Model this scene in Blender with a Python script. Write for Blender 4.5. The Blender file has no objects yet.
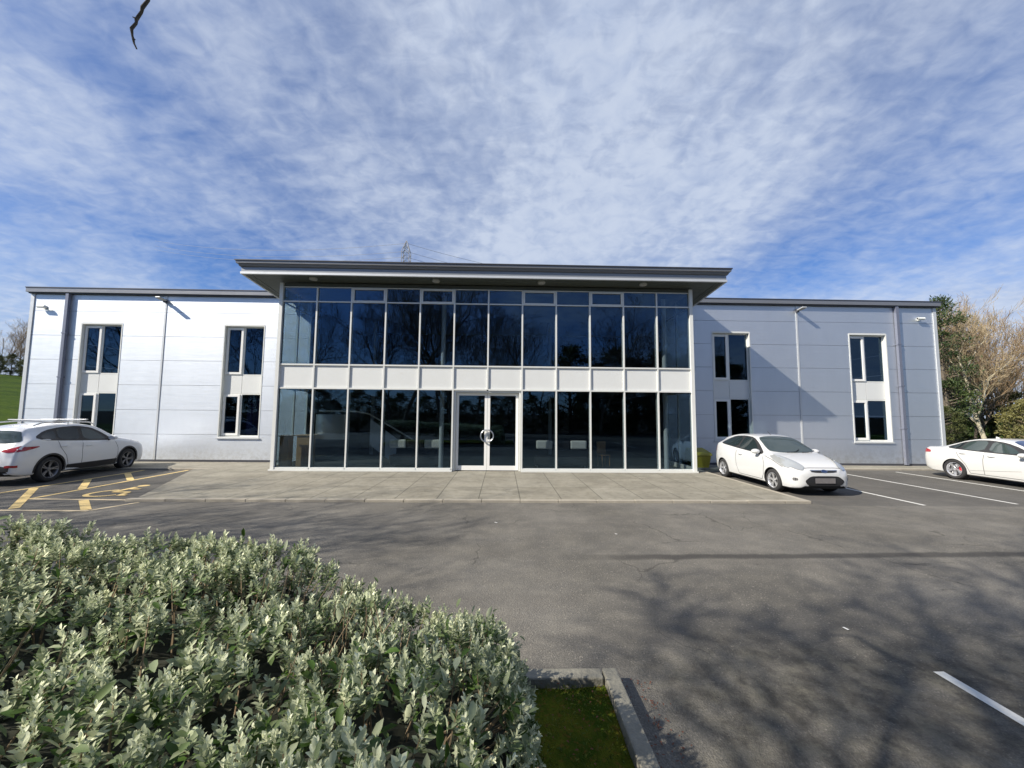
import bpy, bmesh, math, random
import numpy as np
from mathutils import Vector, Matrix, Euler
from mathutils.bvhtree import BVHTree

R = math.radians
scene = bpy.context.scene
COL = scene.collection
random.seed(11)
rng = np.random.default_rng(11)

# ------------------------------------------------------------------ materials
def newmat(name):
    m = bpy.data.materials.new(name)
    m.use_nodes = True
    nt = m.node_tree
    b = nt.nodes['Principled BSDF']
    return m, nt, b

def simple(name, col, rough=0.5, metal=0.0, coat=0.0, spec=None, noise=None, bump=None):
    """noise=(scale, amount) varies the base colour; bump=(scale, strength)"""
    m, nt, b = newmat(name)
    b.inputs['Base Color'].default_value = (*col, 1)
    b.inputs['Roughness'].default_value = rough
    b.inputs['Metallic'].default_value = metal
    b.inputs['Coat Weight'].default_value = coat
    b.inputs['Coat Roughness'].default_value = 0.05
    if spec is not None:
        b.inputs['Specular IOR Level'].default_value = spec
    if noise or bump:
        tc = nt.nodes.new('ShaderNodeTexCoord')
    if noise:
        n = nt.nodes.new('ShaderNodeTexNoise'); n.inputs['Scale'].default_value = noise[0]
        n.inputs['Detail'].default_value = 6; n.inputs['Roughness'].default_value = 0.65
        nt.links.new(tc.outputs['Object'], n.inputs['Vector'])
        mx = nt.nodes.new('ShaderNodeMix'); mx.data_type = 'RGBA'
        mx.inputs[6].default_value = (*[c * (1 - noise[1]) for c in col], 1)
        mx.inputs[7].default_value = (*[min(1, c * (1 + noise[1])) for c in col], 1)
        nt.links.new(n.outputs['Fac'], mx.inputs[0])
        nt.links.new(mx.outputs[2], b.inputs['Base Color'])
    if bump:
        n2 = nt.nodes.new('ShaderNodeTexNoise'); n2.inputs['Scale'].default_value = bump[0]
        n2.inputs['Detail'].default_value = 4
        nt.links.new(tc.outputs['Object'], n2.inputs['Vector'])
        bp = nt.nodes.new('ShaderNodeBump'); bp.inputs['Strength'].default_value = bump[1]
        bp.inputs['Distance'].default_value = 0.02
        nt.links.new(n2.outputs['Fac'], bp.inputs['Height'])
        nt.links.new(bp.outputs['Normal'], b.inputs['Normal'])
    return m

def N(nt, typ, **kw):
    n = nt.nodes.new(typ)
    for k, v in kw.items():
        setattr(n, k, v)
    return n

def math_node(nt, op, a, b=None, c=None, clamp=False):
    n = nt.nodes.new('ShaderNodeMath'); n.operation = op; n.use_clamp = clamp
    for i, v in enumerate((a, b, c)):
        if v is None: continue
        if isinstance(v, (int, float)): n.inputs[i].default_value = v
        else: nt.links.new(v, n.inputs[i])
    return n.outputs[0]

def mixc(nt, fac, a, b, blend='MIX'):
    n = nt.nodes.new('ShaderNodeMix'); n.data_type = 'RGBA'; n.blend_type = blend
    for i, v in ((0, fac), (6, a), (7, b)):
        if isinstance(v, (int, float)): n.inputs[i].default_value = v
        elif isinstance(v, tuple): n.inputs[i].default_value = (*v, 1)
        else: nt.links.new(v, n.inputs[i])
    return n.outputs[2]

def noise(nt, vec, scale, detail=4, rough=0.6, dist=0.0):
    n = nt.nodes.new('ShaderNodeTexNoise')
    n.inputs['Scale'].default_value = scale; n.inputs['Detail'].default_value = detail
    n.inputs['Roughness'].default_value = rough; n.inputs['Distortion'].default_value = dist
    if vec is not None: nt.links.new(vec, n.inputs['Vector'])
    return n.outputs['Fac']

def ramp(nt, fac, lo, hi, smooth=True):
    n = nt.nodes.new('ShaderNodeMapRange'); n.interpolation_type = 'SMOOTHSTEP' if smooth else 'LINEAR'
    nt.links.new(fac, n.inputs['Value'])
    n.inputs['From Min'].default_value = lo; n.inputs['From Max'].default_value = hi
    return n.outputs[0]

def mapped(nt, scale=(1, 1, 1), rot=(0, 0, 0), loc=(0, 0, 0)):
    tc = nt.nodes.new('ShaderNodeTexCoord'); mp = nt.nodes.new('ShaderNodeMapping')
    mp.inputs['Scale'].default_value = scale; mp.inputs['Rotation'].default_value = rot
    mp.inputs['Location'].default_value = loc
    nt.links.new(tc.outputs['Object'], mp.inputs['Vector'])
    return mp.outputs[0]

def add_bump(nt, b, h, strength, dist=0.02):
    bp = nt.nodes.new('ShaderNodeBump'); bp.inputs['Strength'].default_value = strength
    bp.inputs['Distance'].default_value = dist
    nt.links.new(h, bp.inputs['Height']); nt.links.new(bp.outputs[0], b.inputs['Normal'])

def asphalt_mat():
    m, nt, b = newmat('asphalt')
    v = mapped(nt)
    big = noise(nt, v, 0.35, 5, 0.6)
    mid = noise(nt, v, 2.2, 6, 0.65)
    fine = noise(nt, v, 60, 3, 0.8)
    grit = nt.nodes.new('ShaderNodeTexVoronoi'); grit.inputs['Scale'].default_value = 95
    nt.links.new(v, grit.inputs['Vector'])
    c = mixc(nt, ramp(nt, big, 0.3, 0.7), (0.122, 0.116, 0.103), (0.194, 0.185, 0.166))
    c = mixc(nt, ramp(nt, mid, 0.35, 0.75), c, mixc(nt, 1.0, c, (1.35, 1.33, 1.28), 'MULTIPLY'))
    c = mixc(nt, ramp(nt, fine, 0.35, 0.7), mixc(nt, 1.0, c, (0.55, 0.55, 0.55), 'MULTIPLY'), c)
    # pale stone chips in the binder
    gm = ramp(nt, grit.outputs['Color'], 0.80, 0.98)
    c = mixc(nt, math_node(nt, 'MULTIPLY', gm, 0.7), c, (0.34, 0.31, 0.26))
    # tyre-swept streaks along the lane
    vs = mapped(nt, (0.16, 1.6, 1))
    st = ramp(nt, noise(nt, vs, 1.3, 4, 0.55, 0.4), 0.48, 0.72)
    c = mixc(nt, math_node(nt, 'MULTIPLY', st, 0.30), c, (0.100, 0.093, 0.083))
    sep = nt.nodes.new('ShaderNodeSeparateXYZ'); nt.links.new(v, sep.inputs[0])
    # damp, mossy ground at the near edge of the lane
    wob = math_node(nt, 'MULTIPLY', noise(nt, v, 1.1, 5, 0.65), 2.0)
    yy = math_node(nt, 'ADD', sep.outputs[1], wob)
    xm = ramp(nt, sep.outputs[0], 0.8, 1.5)
    moss = math_node(nt, 'MULTIPLY', math_node(nt, 'SUBTRACT', 1.0, ramp(nt, yy, 4.1, 5.3)), xm)
    blot = ramp(nt, noise(nt, v, 3.2, 5, 0.7), 0.38, 0.62)
    mossc = mixc(nt, ramp(nt, noise(nt, v, 5.0, 5, 0.7), 0.4, 0.65), (0.030, 0.028, 0.023), (0.120, 0.112, 0.086))
    c = mixc(nt, math_node(nt, 'MULTIPLY', math_node(nt, 'MULTIPLY', moss, math_node(nt, 'ADD', math_node(nt, 'MULTIPLY', blot, 0.6), 0.4)), 0.80), c, mossc)
    # dark irregular seam between two lifts of tarmac
    y0 = math_node(nt, 'ADD', sep.outputs[1], math_node(nt, 'MULTIPLY', math_node(nt, 'SUBTRACT', noise(nt, v, 1.6, 5, 0.7), 0.5), 0.22))
    y0 = math_node(nt, 'SUBTRACT', y0, math_node(nt, 'MULTIPLY', sep.outputs[0], 0.018))
    d = math_node(nt, 'ABSOLUTE', math_node(nt, 'SUBTRACT', y0, 5.80))
    seam = math_node(nt, 'SUBTRACT', 1.0, ramp(nt, d, 0.045, 0.15))
    seam = math_node(nt, 'MULTIPLY', seam, ramp(nt, sep.outputs[0], 0.6, 2.6))
    c = mixc(nt, math_node(nt, 'MULTIPLY', seam, 0.75), c, (0.032, 0.031, 0.030))
    # patches of worn tar south of the seam
    vp = mapped(nt, (0.55, 1.6, 1), loc=(3.1, 0.7, 0))
    pt = ramp(nt, noise(nt, vp, 1.0, 6, 0.75), 0.60, 0.70)
    pz = math_node(nt, 'MULTIPLY', ramp(nt, sep.outputs[0], 1.5, 3.0), math_node(nt, 'SUBTRACT', 1.0, ramp(nt, sep.outputs[1], 5.6, 6.1)))
    c = mixc(nt, math_node(nt, 'MULTIPLY', math_node(nt, 'MULTIPLY', pt, pz), 0.7), c, (0.040, 0.039, 0.037))
    # hairline cracks
    wv = nt.nodes.new('ShaderNodeTexNoise'); wv.inputs['Scale'].default_value = 2.5; wv.inputs['Detail'].default_value = 4; nt.links.new(v, wv.inputs['Vector'])
    va = nt.nodes.new('ShaderNodeVectorMath'); va.operation = 'MULTIPLY_ADD'; nt.links.new(wv.outputs['Color'], va.inputs[0]); va.inputs[1].default_value = (0.5, 0.5, 0); nt.links.new(v, va.inputs[2])
    vo = nt.nodes.new('ShaderNodeTexVoronoi'); vo.feature = 'DISTANCE_TO_EDGE'; vo.inputs['Scale'].default_value = 0.42; nt.links.new(va.outputs[0], vo.inputs['Vector'])
    ck = math_node(nt, 'MULTIPLY', math_node(nt, 'SUBTRACT', 1.0, ramp(nt, vo.outputs['Distance'], 0.001, 0.006)), ramp(nt, noise(nt, v, 0.6, 2, 0.5), 0.48, 0.56))
    c = mixc(nt, math_node(nt, 'MULTIPLY', ck, 0.55), c, (0.04, 0.038, 0.034))
    # newer, darker surfacing in the parking bays
    xr = ramp(nt, sep.outputs[0], 7.6, 7.7); xl = math_node(nt, 'SUBTRACT', 1.0, ramp(nt, sep.outputs[0], -8.7, -8.6))
    bay = math_node(nt, 'MULTIPLY', math_node(nt, 'MAXIMUM', xr, xl), ramp(nt, sep.outputs[1], 9.0, 9.15))
    c = mixc(nt, math_node(nt, 'MULTIPLY', bay, 0.45), c, (0.062, 0.060, 0.058))
    nt.links.new(c, b.inputs['Base Color'])
    b.inputs['Roughness'].default_value = 0.88
    b.inputs['Specular IOR Level'].default_value = 0.3
    add_bump(nt, b, math_node(nt, 'ADD', fine, grit.outputs['Distance']), 0.5, 0.012)
    return m

def slab_mat(name, sx, sy, ox, oy, base, base2, joint=0.022):
    m, nt, b = newmat(name)
    v = mapped(nt)
    sep = nt.nodes.new('ShaderNodeSeparateXYZ'); nt.links.new(v, sep.inputs[0])
    def line(o, s, off):
        t = math_node(nt, 'DIVIDE', math_node(nt, 'SUBTRACT', o, off), s)
        fr = math_node(nt, 'FRACT', t)
        e = math_node(nt, 'MINIMUM', fr, math_node(nt, 'SUBTRACT', 1.0, fr))
        return math_node(nt, 'LESS_THAN', e, joint / s / 2), math_node(nt, 'FLOOR', t)
    jx, ix = line(sep.outputs[0], sx, ox); jy, iy = line(sep.outputs[1], sy, oy)
    wn = nt.nodes.new('ShaderNodeTexWhiteNoise'); wn.noise_dimensions = '2D'
    cb = nt.nodes.new('ShaderNodeCombineXYZ'); nt.links.new(ix, cb.inputs[0]); nt.links.new(iy, cb.inputs[1])
    nt.links.new(cb.outputs[0], wn.inputs['Vector'])
    c = mixc(nt, ramp(nt, noise(nt, v, 1.2, 6, 0.7), 0.3, 0.7), base, base2)
    c = mixc(nt, ramp(nt, noise(nt, v, 9, 5, 0.75), 0.45, 0.75), c, mixc(nt, 1.0, c, (0.68, 0.66, 0.6), 'MULTIPLY'))
    c = mixc(nt, math_node(nt, 'MULTIPLY', wn.outputs['Value'], 0.45), c, mixc(nt, 1.0, c, (0.72, 0.70, 0.66), 'MULTIPLY'))
    vs = mapped(nt, (0.35, 1.3, 1), (0, 0, 0.25))
    c = mixc(nt, math_node(nt, 'MULTIPLY', ramp(nt, noise(nt, vs, 1.0, 5, 0.7), 0.5, 0.7), 0.35), c, (0.10, 0.095, 0.075))
    j = math_node(nt, 'MAXIMUM', jx, jy)
    c = mixc(nt, math_node(nt, 'MULTIPLY', j, 0.8), c, (0.06, 0.058, 0.042))
    nt.links.new(c, b.inputs['Base Color'])
    b.inputs['Roughness'].default_value = 0.9
    add_bump(nt, b, math_node(nt, 'SUBTRACT', noise(nt, v, 50, 3, 0.7), j), 0.35)
    return m

def cladding_mat(name, base, rough, metal):
    m, nt, b = newmat(name)
    v = mapped(nt)
    vs = mapped(nt, (1.2, 1, 0.25))
    n1 = noise(nt, vs, 0.9, 5, 0.7)
    n2 = noise(nt, v, 6, 5, 0.7)
    c = mixc(nt, n1, tuple(x * 0.93 for x in base), tuple(min(1, x * 1.05) for x in base))
    sep = nt.nodes.new('ShaderNodeSeparateXYZ'); nt.links.new(v, sep.inputs[0])
    # rain splash grime on the lowest boards
    gr = math_node(nt, 'MULTIPLY', math_node(nt, 'SUBTRACT', 1.0, ramp(nt, sep.outputs[2], 0.1, 1.1)), ramp(nt, n2, 0.35, 0.7))
    c = mixc(nt, math_node(nt, 'MULTIPLY', gr, 0.35), c, (0.30, 0.29, 0.26))
    nt.links.new(c, b.inputs['Base Color'])
    b.inputs['Metallic'].default_value = metal
    rr = nt.nodes.new('ShaderNodeMapRange'); nt.links.new(n2, rr.inputs['Value'])
    rr.inputs['To Min'].default_value = rough - 0.05; rr.inputs['To Max'].default_value = rough + 0.07
    nt.links.new(rr.outputs[0], b.inputs['Roughness'])
    add_bump(nt, b, math_node(nt, 'ADD', noise(nt, vs, 0.55, 3, 0.5), math_node(nt, 'MULTIPLY', noise(nt, mapped(nt, (0.3, 1, 3.0)), 2.4, 4, 0.6), 0.25)), 0.40, 0.03)
    return m

def glass_mat(name, tint, refl=0.10, rough=0.0, wav=0.0):
    """tinted see-through pane with a mirror-like surface"""
    m = bpy.data.materials.new(name); m.use_nodes = True; nt = m.node_tree
    nt.nodes.clear()
    out = N(nt, 'ShaderNodeOutputMaterial')
    tr = N(nt, 'ShaderNodeBsdfTransparent'); tr.inputs[0].default_value = (*tint, 1)
    gl = N(nt, 'ShaderNodeBsdfGlossy'); gl.inputs['Roughness'].default_value = rough
    gl.inputs['Color'].default_value = (0.42, 0.68, 1.0, 1)
    geo = N(nt, 'ShaderNodeNewGeometry'); dp = N(nt, 'ShaderNodeVectorMath', operation='DOT_PRODUCT')
    nt.links.new(geo.outputs['Incoming'], dp.inputs[0]); nt.links.new(geo.outputs['Normal'], dp.inputs[1])
    om = math_node(nt, 'SUBTRACT', 1.0, math_node(nt, 'ABSOLUTE', dp.outputs['Value']), clamp=True)
    fac = math_node(nt, 'ADD', math_node(nt, 'MULTIPLY', math_node(nt, 'POWER', om, 5.0), 0.9), 0.045 + refl, clamp=True)
    mx = N(nt, 'ShaderNodeMixShader')
    nt.links.new(fac, mx.inputs[0]); nt.links.new(tr.outputs[0], mx.inputs[1]); nt.links.new(gl.outputs[0], mx.inputs[2])
    nt.links.new(mx.outputs[0], out.inputs[0])
    if wav:
        v = mapped(nt); bp = N(nt, 'ShaderNodeBump'); bp.inputs['Strength'].default_value = wav
        bp.inputs['Distance'].default_value = 0.01
        nt.links.new(noise(nt, v, 0.9, 1, 0.5), bp.inputs['Height'])
        nt.links.new(bp.outputs[0], gl.inputs['Normal']); 
    return m

def leaf_mat(name, young, old, back, trans=0.25):
    """leaves from green old growth to pale young growth (per-leaf attribute 'tone'), felted undersides"""
    m, nt, b = newmat(name)
    at = N(nt, 'ShaderNodeAttribute'); at.attribute_name = 'tone'
    c = mixc(nt, at.outputs['Fac'], old, young)
    geo = N(nt, 'ShaderNodeNewGeometry')
    c = mixc(nt, geo.outputs['Backfacing'], c, mixc(nt, 0.6, c, back))
    nt.links.new(c, b.inputs['Base Color'])
    b.inputs['Roughness'].default_value = 0.6
    b.inputs['Specular IOR Level'].default_value = 0.35
    if trans:
        t = N(nt, 'ShaderNodeBsdfTranslucent'); nt.links.new(c, t.inputs[0])
        mx = N(nt, 'ShaderNodeMixShader'); mx.inputs[0].default_value = trans
        out = nt.nodes['Material Output']
        nt.links.new(b.outputs[0], mx.inputs[1]); nt.links.new(t.outputs[0], mx.inputs[2])
        nt.links.new(mx.outputs[0], out.inputs[0])
    return m

def grass_mat(name, c1, c2, c3, sc=0.6):
    m, nt, b = newmat(name)
    v = mapped(nt)
    c = mixc(nt, ramp(nt, noise(nt, v, sc, 6, 0.7), 0.35, 0.65), c1, c2)
    c = mixc(nt, ramp(nt, noise(nt, v, sc * 9, 5, 0.75), 0.5, 0.7), c, c3)
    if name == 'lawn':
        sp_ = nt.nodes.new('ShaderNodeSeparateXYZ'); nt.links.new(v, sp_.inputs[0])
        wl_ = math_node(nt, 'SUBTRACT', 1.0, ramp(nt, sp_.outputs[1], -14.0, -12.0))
        c = mixc(nt, wl_, c, (0.022, 0.018, 0.011))  # unseen ground behind the viewer, coloured dark to darken the glass reflections
    nt.links.new(c, b.inputs['Base Color']); b.inputs['Roughness'].default_value = 1.0; b.inputs['Specular IOR Level'].default_value = 0.05; b.inputs['Specular IOR Level'].default_value = 0.1
    add_bump(nt, b, noise(nt, v, 40, 4, 0.8), 0.8, 0.03)
    return m

def bark_mat(name, a, b_, sc=6):
    m, nt, b = newmat(name)
    v = mapped(nt, (1, 1, 0.35))
    nt.links.new(mixc(nt, ramp(nt, noise(nt, v, sc, 5, 0.7), 0.35, 0.65), a, b_), b.inputs['Base Color'])
    b.inputs['Roughness'].default_value = 0.9
    add_bump(nt, b, noise(nt, v, sc * 4, 4, 0.7), 0.6)
    return m

M = {}
M['asphalt'] = asphalt_mat()
M['slabs'] = slab_mat('forecourt_slabs', 1.0, 1.55, 0.45, 9.38, (0.198, 0.186, 0.150), (0.288, 0.272, 0.222))
M['concrete'] = simple('kerb_concrete', (0.30, 0.275, 0.225), 0.9, noise=(3.0, 0.35), bump=(40, 0.4))
M['kerb_old'] = simple('weathered_kerb_concrete', (0.22, 0.21, 0.17), 0.9, noise=(5.0, 0.45), bump=(35, 0.6))
M['clad'] = cladding_mat('silver_cladding', (0.645, 0.68, 0.725), 0.55, 0.95)
M['dark_gap'] = simple('panel_gap', (0.28, 0.29, 0.31), 0.7)
M['trim'] = cladding_mat('silver_trim', (0.58, 0.60, 0.61), 0.45, 0.35)
M['cap'] = cladding_mat('roof_cap_grey', (0.24, 0.245, 0.255), 0.38, 0.5)
M['cap_dark'] = simple('roof_cap_dark', (0.07, 0.072, 0.085), 0.45, 0.3)
M['fascia'] = cladding_mat('fascia_grey', (0.25, 0.265, 0.28), 0.40, 0.4)
M['pipe'] = cladding_mat('pipe_grey', (0.19, 0.205, 0.26), 0.40, 0.35)
M['frame'] = simple('pale_grey_frame', (0.68, 0.69, 0.66), 0.42, 0.1, noise=(3, 0.05))
M['frame_white'] = simple('white_door_frame', (0.78, 0.78, 0.75), 0.35)
M['spandrel'] = simple('spandrel_panel_grey', (0.66, 0.675, 0.66), 0.45, 0.05, noise=(2, 0.04), bump=(1.2, 0.1))
M['soffit'] = simple('soffit_boards', (0.085, 0.095, 0.08), 0.5, 0.2, noise=(4, 0.15))
M['glass'] = glass_mat('tinted_curtain_glass', (0.66, 0.695, 0.705), 0.022)
M['glass_side'] = glass_mat('side_glass', (0.72, 0.80, 0.83), 0.03)
M['winglass'] = glass_mat('window_glass', (0.42, 0.46, 0.50), 0.012)
M['steel'] = simple('brushed_steel', (0.62, 0.63, 0.64), 0.28, 1.0)
M['column'] = simple('painted_column', (0.55, 0.62, 0.66), 0.5)
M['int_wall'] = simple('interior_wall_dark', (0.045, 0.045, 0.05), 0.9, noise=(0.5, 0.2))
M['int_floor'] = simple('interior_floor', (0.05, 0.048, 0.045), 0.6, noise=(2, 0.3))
M['int_white'] = simple('interior_white', (0.75, 0.77, 0.74), 0.6)
M['wood'] = simple('oak_veneer', (0.33, 0.20, 0.09), 0.5, noise=(6, 0.3))
M['curtain'] = simple('blue_blind', (0.03, 0.03, 0.16), 0.8)
M['black'] = simple('black_plastic', (0.02, 0.02, 0.022), 0.5)
M['rubber'] = simple('tyre_rubber', (0.022, 0.022, 0.023), 0.8, bump=(60, 0.3))
M['void'] = simple('arch_lining', (0.01, 0.01, 0.011), 0.95)
M['paint'] = simple('white_car_paint', (0.54, 0.55, 0.55), 0.30, 0.0, 0.9)
M['paint_pearl'] = simple('pearl_white_car_paint', (0.72, 0.73, 0.74), 0.30, 0.0, 0.9)
M['paint_bright'] = simple('bright_white_car_paint', (0.56, 0.565, 0.55), 0.28, 0.0, 0.9)
M['alloy'] = simple('alloy_wheel', (0.62, 0.63, 0.65), 0.30, 0.7)
M['alloy_shaded'] = simple('shade_darkened_alloy', (0.24, 0.24, 0.25), 0.35, 0.7)  # alloy darkened, the shade on the suv wheels put into its colour
M['alloy_dark'] = simple('dark_alloy', (0.10, 0.10, 0.11), 0.35, 0.7)
M['carglass'] = simple('car_window_glass', (0.016, 0.024, 0.026), 0.03, 0.0, 0.0, 0.6)
M['carglass_grey'] = simple('car_window_glass_pale', (0.035, 0.050, 0.048), 0.03, 0.0, 0.0, 0.9)
M['carglass_blue'] = simple('car_windscreen_blue', (0.02, 0.035, 0.09), 0.03, 0.0, 0.4, 0.9)
M['red_lamp'] = simple('red_lamp_lens', (0.32, 0.012, 0.02), 0.15, 0, 0.8)
M['clear_lamp'] = simple('clear_lamp_lens', (0.44, 0.46, 0.46), 0.12, 0.45, 0.9)
M['plate'] = simple('number_plate_grey', (0.16, 0.15, 0.15), 0.5, noise=(14, 0.35))
M['plate_pale'] = simple('number_plate_pale', (0.62, 0.60, 0.5), 0.5)
M['badge'] = simple('badge_blue', (0.03, 0.05, 0.12), 0.3, 0.2)
M['red'] = simple('red_caliper', (0.45, 0.02, 0.03), 0.4)
M['seam'] = simple('shut_line', (0.05, 0.05, 0.055), 0.7)
M['white_line'] = simple('worn_white_paint', (0.62, 0.62, 0.58), 0.8, noise=(9, 0.22), bump=(50, 0.3))
M['yellow_line'] = simple('worn_yellow_paint', (0.62, 0.46, 0.19), 0.8, noise=(7, 0.3), bump=(50, 0.3))
M['cream_line'] = simple('worn_cream_paint', (0.46, 0.38, 0.25), 0.8, noise=(7, 0.3), bump=(50, 0.3))
M['grit'] = simple('yellow_bin_plastic', (0.36, 0.31, 0.03), 0.5, noise=(4, 0.15))
M['grass'] = grass_mat('lawn', (0.018, 0.042, 0.003), (0.045, 0.078, 0.004), (0.075, 0.095, 0.012), 0.25)
M['moss'] = grass_mat('moss_bed', (0.035, 0.065, 0.004), (0.12, 0.125, 0.010), (0.15, 0.085, 0.018), 2.6)
M['bark'] = bark_mat('bark_brown', (0.085, 0.068, 0.050), (0.16, 0.135, 0.10))
M['bark_pale'] = bark_mat('bark_pale_birch', (0.34, 0.31, 0.22), (0.50, 0.46, 0.36))
M['twig_warm'] = simple('twigs_warm_brown', (0.26, 0.18, 0.105), 0.9)
M['twig_pale'] = simple('twigs_pale', (0.34, 0.27, 0.165), 0.9)
M['twig_dark'] = simple('twigs_dark', (0.085, 0.070, 0.060), 0.9)
M['twig_hedge'] = simple('hedge_twigs', (0.24, 0.18, 0.11), 0.9, noise=(20, 0.3))
M['leaf'] = leaf_mat('felted_leaf', (0.90, 0.92, 0.66), (0.055, 0.110, 0.014), (0.62, 0.66, 0.46), 0.24)
M['tuft'] = leaf_mat('moss_tufts', (0.26, 0.25, 0.03), (0.06, 0.11, 0.010), (0.08, 0.09, 0.02), 0.2)
M['needle'] = leaf_mat('pine_needles', (0.085, 0.115, 0.035), (0.022, 0.038, 0.014), (0.05, 0.09, 0.03), 0.15)
M['evergreen'] = leaf_mat('evergreen_leaves', (0.115, 0.125, 0.035), (0.028, 0.042, 0.014), (0.06, 0.08, 0.03), 0.15)
M['olive'] = leaf_mat('olive_twigs', (0.27, 0.25, 0.085), (0.10, 0.10, 0.03), (0.2, 0.2, 0.1), 0.2)
M['galv'] = simple('galvanised_steel', (0.25, 0.26, 0.28), 0.6, 0.3)
M['wire'] = simple('overhead_wire', (0.18, 0.19, 0.22), 0.7)
M['lens'] = simple('lamp_lens', (0.33, 0.33, 0.30), 0.3)
M['litter'] = simple('pale_litter', (0.7, 0.7, 0.66), 0.8)
M['dead_leaf'] = simple('dead_leaves', (0.12, 0.035, 0.015), 0.8)

# ------------------------------------------------------------------ mesh builder
class MB:
    def __init__(s): s.v = []; s.f = []; s.mi = []
    def add(s, vs, fs, mi=0):
        o = len(s.v); s.v += [tuple(v) for v in vs]
        for f in fs: s.f.append(tuple(i + o for i in f)); s.mi.append(mi)
        return s
    def box(s, x0, x1, y0, y1, z0, z1, mi=0):
        v = [(x0,y0,z0),(x1,y0,z0),(x1,y1,z0),(x0,y1,z0),(x0,y0,z1),(x1,y0,z1),(x1,y1,z1),(x0,y1,z1)]
        return s.add(v, [(0,3,2,1),(4,5,6,7),(0,1,5,4),(1,2,6,5),(2,3,7,6),(3,0,4,7)], mi)
    def tube(s, pts, rad, n=8, mi=0, cap=True):
        pts = [Vector(p) for p in pts]
        if not isinstance(rad, (list, tuple)): rad = [rad] * len(pts)
        rings = []; up = None
        for i, p in enumerate(pts):
            t = (pts[min(i+1, len(pts)-1)] - pts[max(i-1, 0)]).normalized()
            if up is None: up = t.orthogonal().normalized()
            up = (up - t * up.dot(t))
            up = up.normalized() if up.length > 1e-6 else t.orthogonal().normalized()
            w = t.cross(up)
            rings.append([p + (up * math.cos(a) + w * math.sin(a)) * rad[i] for a in [2*math.pi*k/n for k in range(n)]])
        vs = [v for r in rings for v in r]; fs = []
        for i in range(len(pts)-1):
            for k in range(n):
                fs.append((i*n+k, i*n+(k+1) % n, (i+1)*n+(k+1) % n, (i+1)*n+k))
        if cap:
            fs.append(tuple(reversed(range(n)))); fs.append(tuple((len(pts)-1)*n+k for k in range(n)))
        return s.add(vs, fs, mi)
    def lathe(s, prof, n=32, axis='x', c=(0, 0, 0), mi=0):
        """prof: list of (axial, radius)"""
        vs = []; fs = []
        for a, r in prof:
            for k in range(n):
                t = 2*math.pi*k/n; u, w = r*math.cos(t), r*math.sin(t)
                p = {'x': (a, u, w), 'y': (u, a, w), 'z': (u, w, a)}[axis]
                vs.append((p[0]+c[0], p[1]+c[1], p[2]+c[2]))
        for i in range(len(prof)-1):
            for k in range(n):
                fs.append((i*n+k, i*n+(k+1) % n, (i+1)*n+(k+1) % n, (i+1)*n+k))
        return s.add(vs, fs, mi)
    def poly(s, pts, z0, z1, mi=0):
        n = len(pts)
        v = [(x, y, z0) for x, y in pts] + [(x, y, z1) for x, y in pts]
        f = [tuple(reversed(range(n))), tuple(range(n, 2*n))] + [(i, (i+1) % n, (i+1) % n + n, i+n) for i in range(n)]
        return s.add(v, f, mi)
    def sheet(s, pts, z, mi=0):
        return s.add([(x, y, z) for x, y in pts], [tuple(range(len(pts)))], mi)
    def build(s, name, mats, parent=None, smooth=False, bevel=0):
        me = bpy.data.meshes.new(name); me.from_pydata(s.v, [], s.f)
        for m in (mats if isinstance(mats, (list, tuple)) else [mats]): me.materials.append(M[m])
        me.polygons.foreach_set('material_index', s.mi)
        if smooth: me.polygons.foreach_set('use_smooth', [True]*len(me.polygons))
        me.update()
        o = bpy.data.objects.new(name, me); COL.objects.link(o)
        bm = bmesh.new(); bm.from_mesh(me); bmesh.ops.recalc_face_normals(bm, faces=bm.faces)
        bm.to_mesh(me); bm.free()
        if bevel:
            bv = o.modifiers.new('bevel', 'BEVEL'); bv.width = bevel; bv.segments = 2; bv.limit_method = 'ANGLE'
        if smooth:
            try: me.set_sharp_from_angle(angle=R(40))
            except Exception: pass
        if parent: o.parent = parent
        return o

def tag(o, label=None, cat=None, group=None, kind=None):
    if label: o['label'] = label
    if cat: o['category'] = cat
    if group: o['group'] = group
    if kind: o['kind'] = kind
    return o

def empty(name, loc, label, cat, rz=0, group=None):
    o = bpy.data.objects.new(name, None); COL.objects.link(o)
    o.location = loc; o.rotation_euler = (0, 0, rz); o.empty_display_size = 0.3
    return tag(o, label, cat, group)

def copy_tree(o, parent=None):
    c = o.copy(); COL.objects.link(c)
    if parent: c.parent = parent
    for ch in list(o.children): copy_tree(ch, c)
    return c

def np_mesh(name, V, F, mat, parent=None, tone=None, smooth=False):
    """V (n,3), F (m,k) numpy arrays"""
    me = bpy.data.meshes.new(name)
    k = F.shape[1]
    me.vertices.add(len(V)); me.vertices.foreach_set('co', V.astype(np.float32).ravel())
    me.loops.add(F.size); me.loops.foreach_set('vertex_index', F.astype(np.int32).ravel())
    me.polygons.add(len(F)); me.polygons.foreach_set('loop_start', np.arange(0, F.size, k, dtype=np.int32))
    me.polygons.foreach_set('loop_total', np.full(len(F), k, dtype=np.int32))
    if smooth: me.polygons.foreach_set('use_smooth', np.ones(len(F), dtype=bool))
    me.update(calc_edges=True)
    if tone is not None:
        a = me.attributes.new('tone', 'FLOAT', 'POINT'); a.data.foreach_set('value', tone.astype(np.float32))
    me.materials.append(M[mat])
    o = bpy.data.objects.new(name, me); COL.objects.link(o)
    if parent: o.parent = parent
    return o

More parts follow.
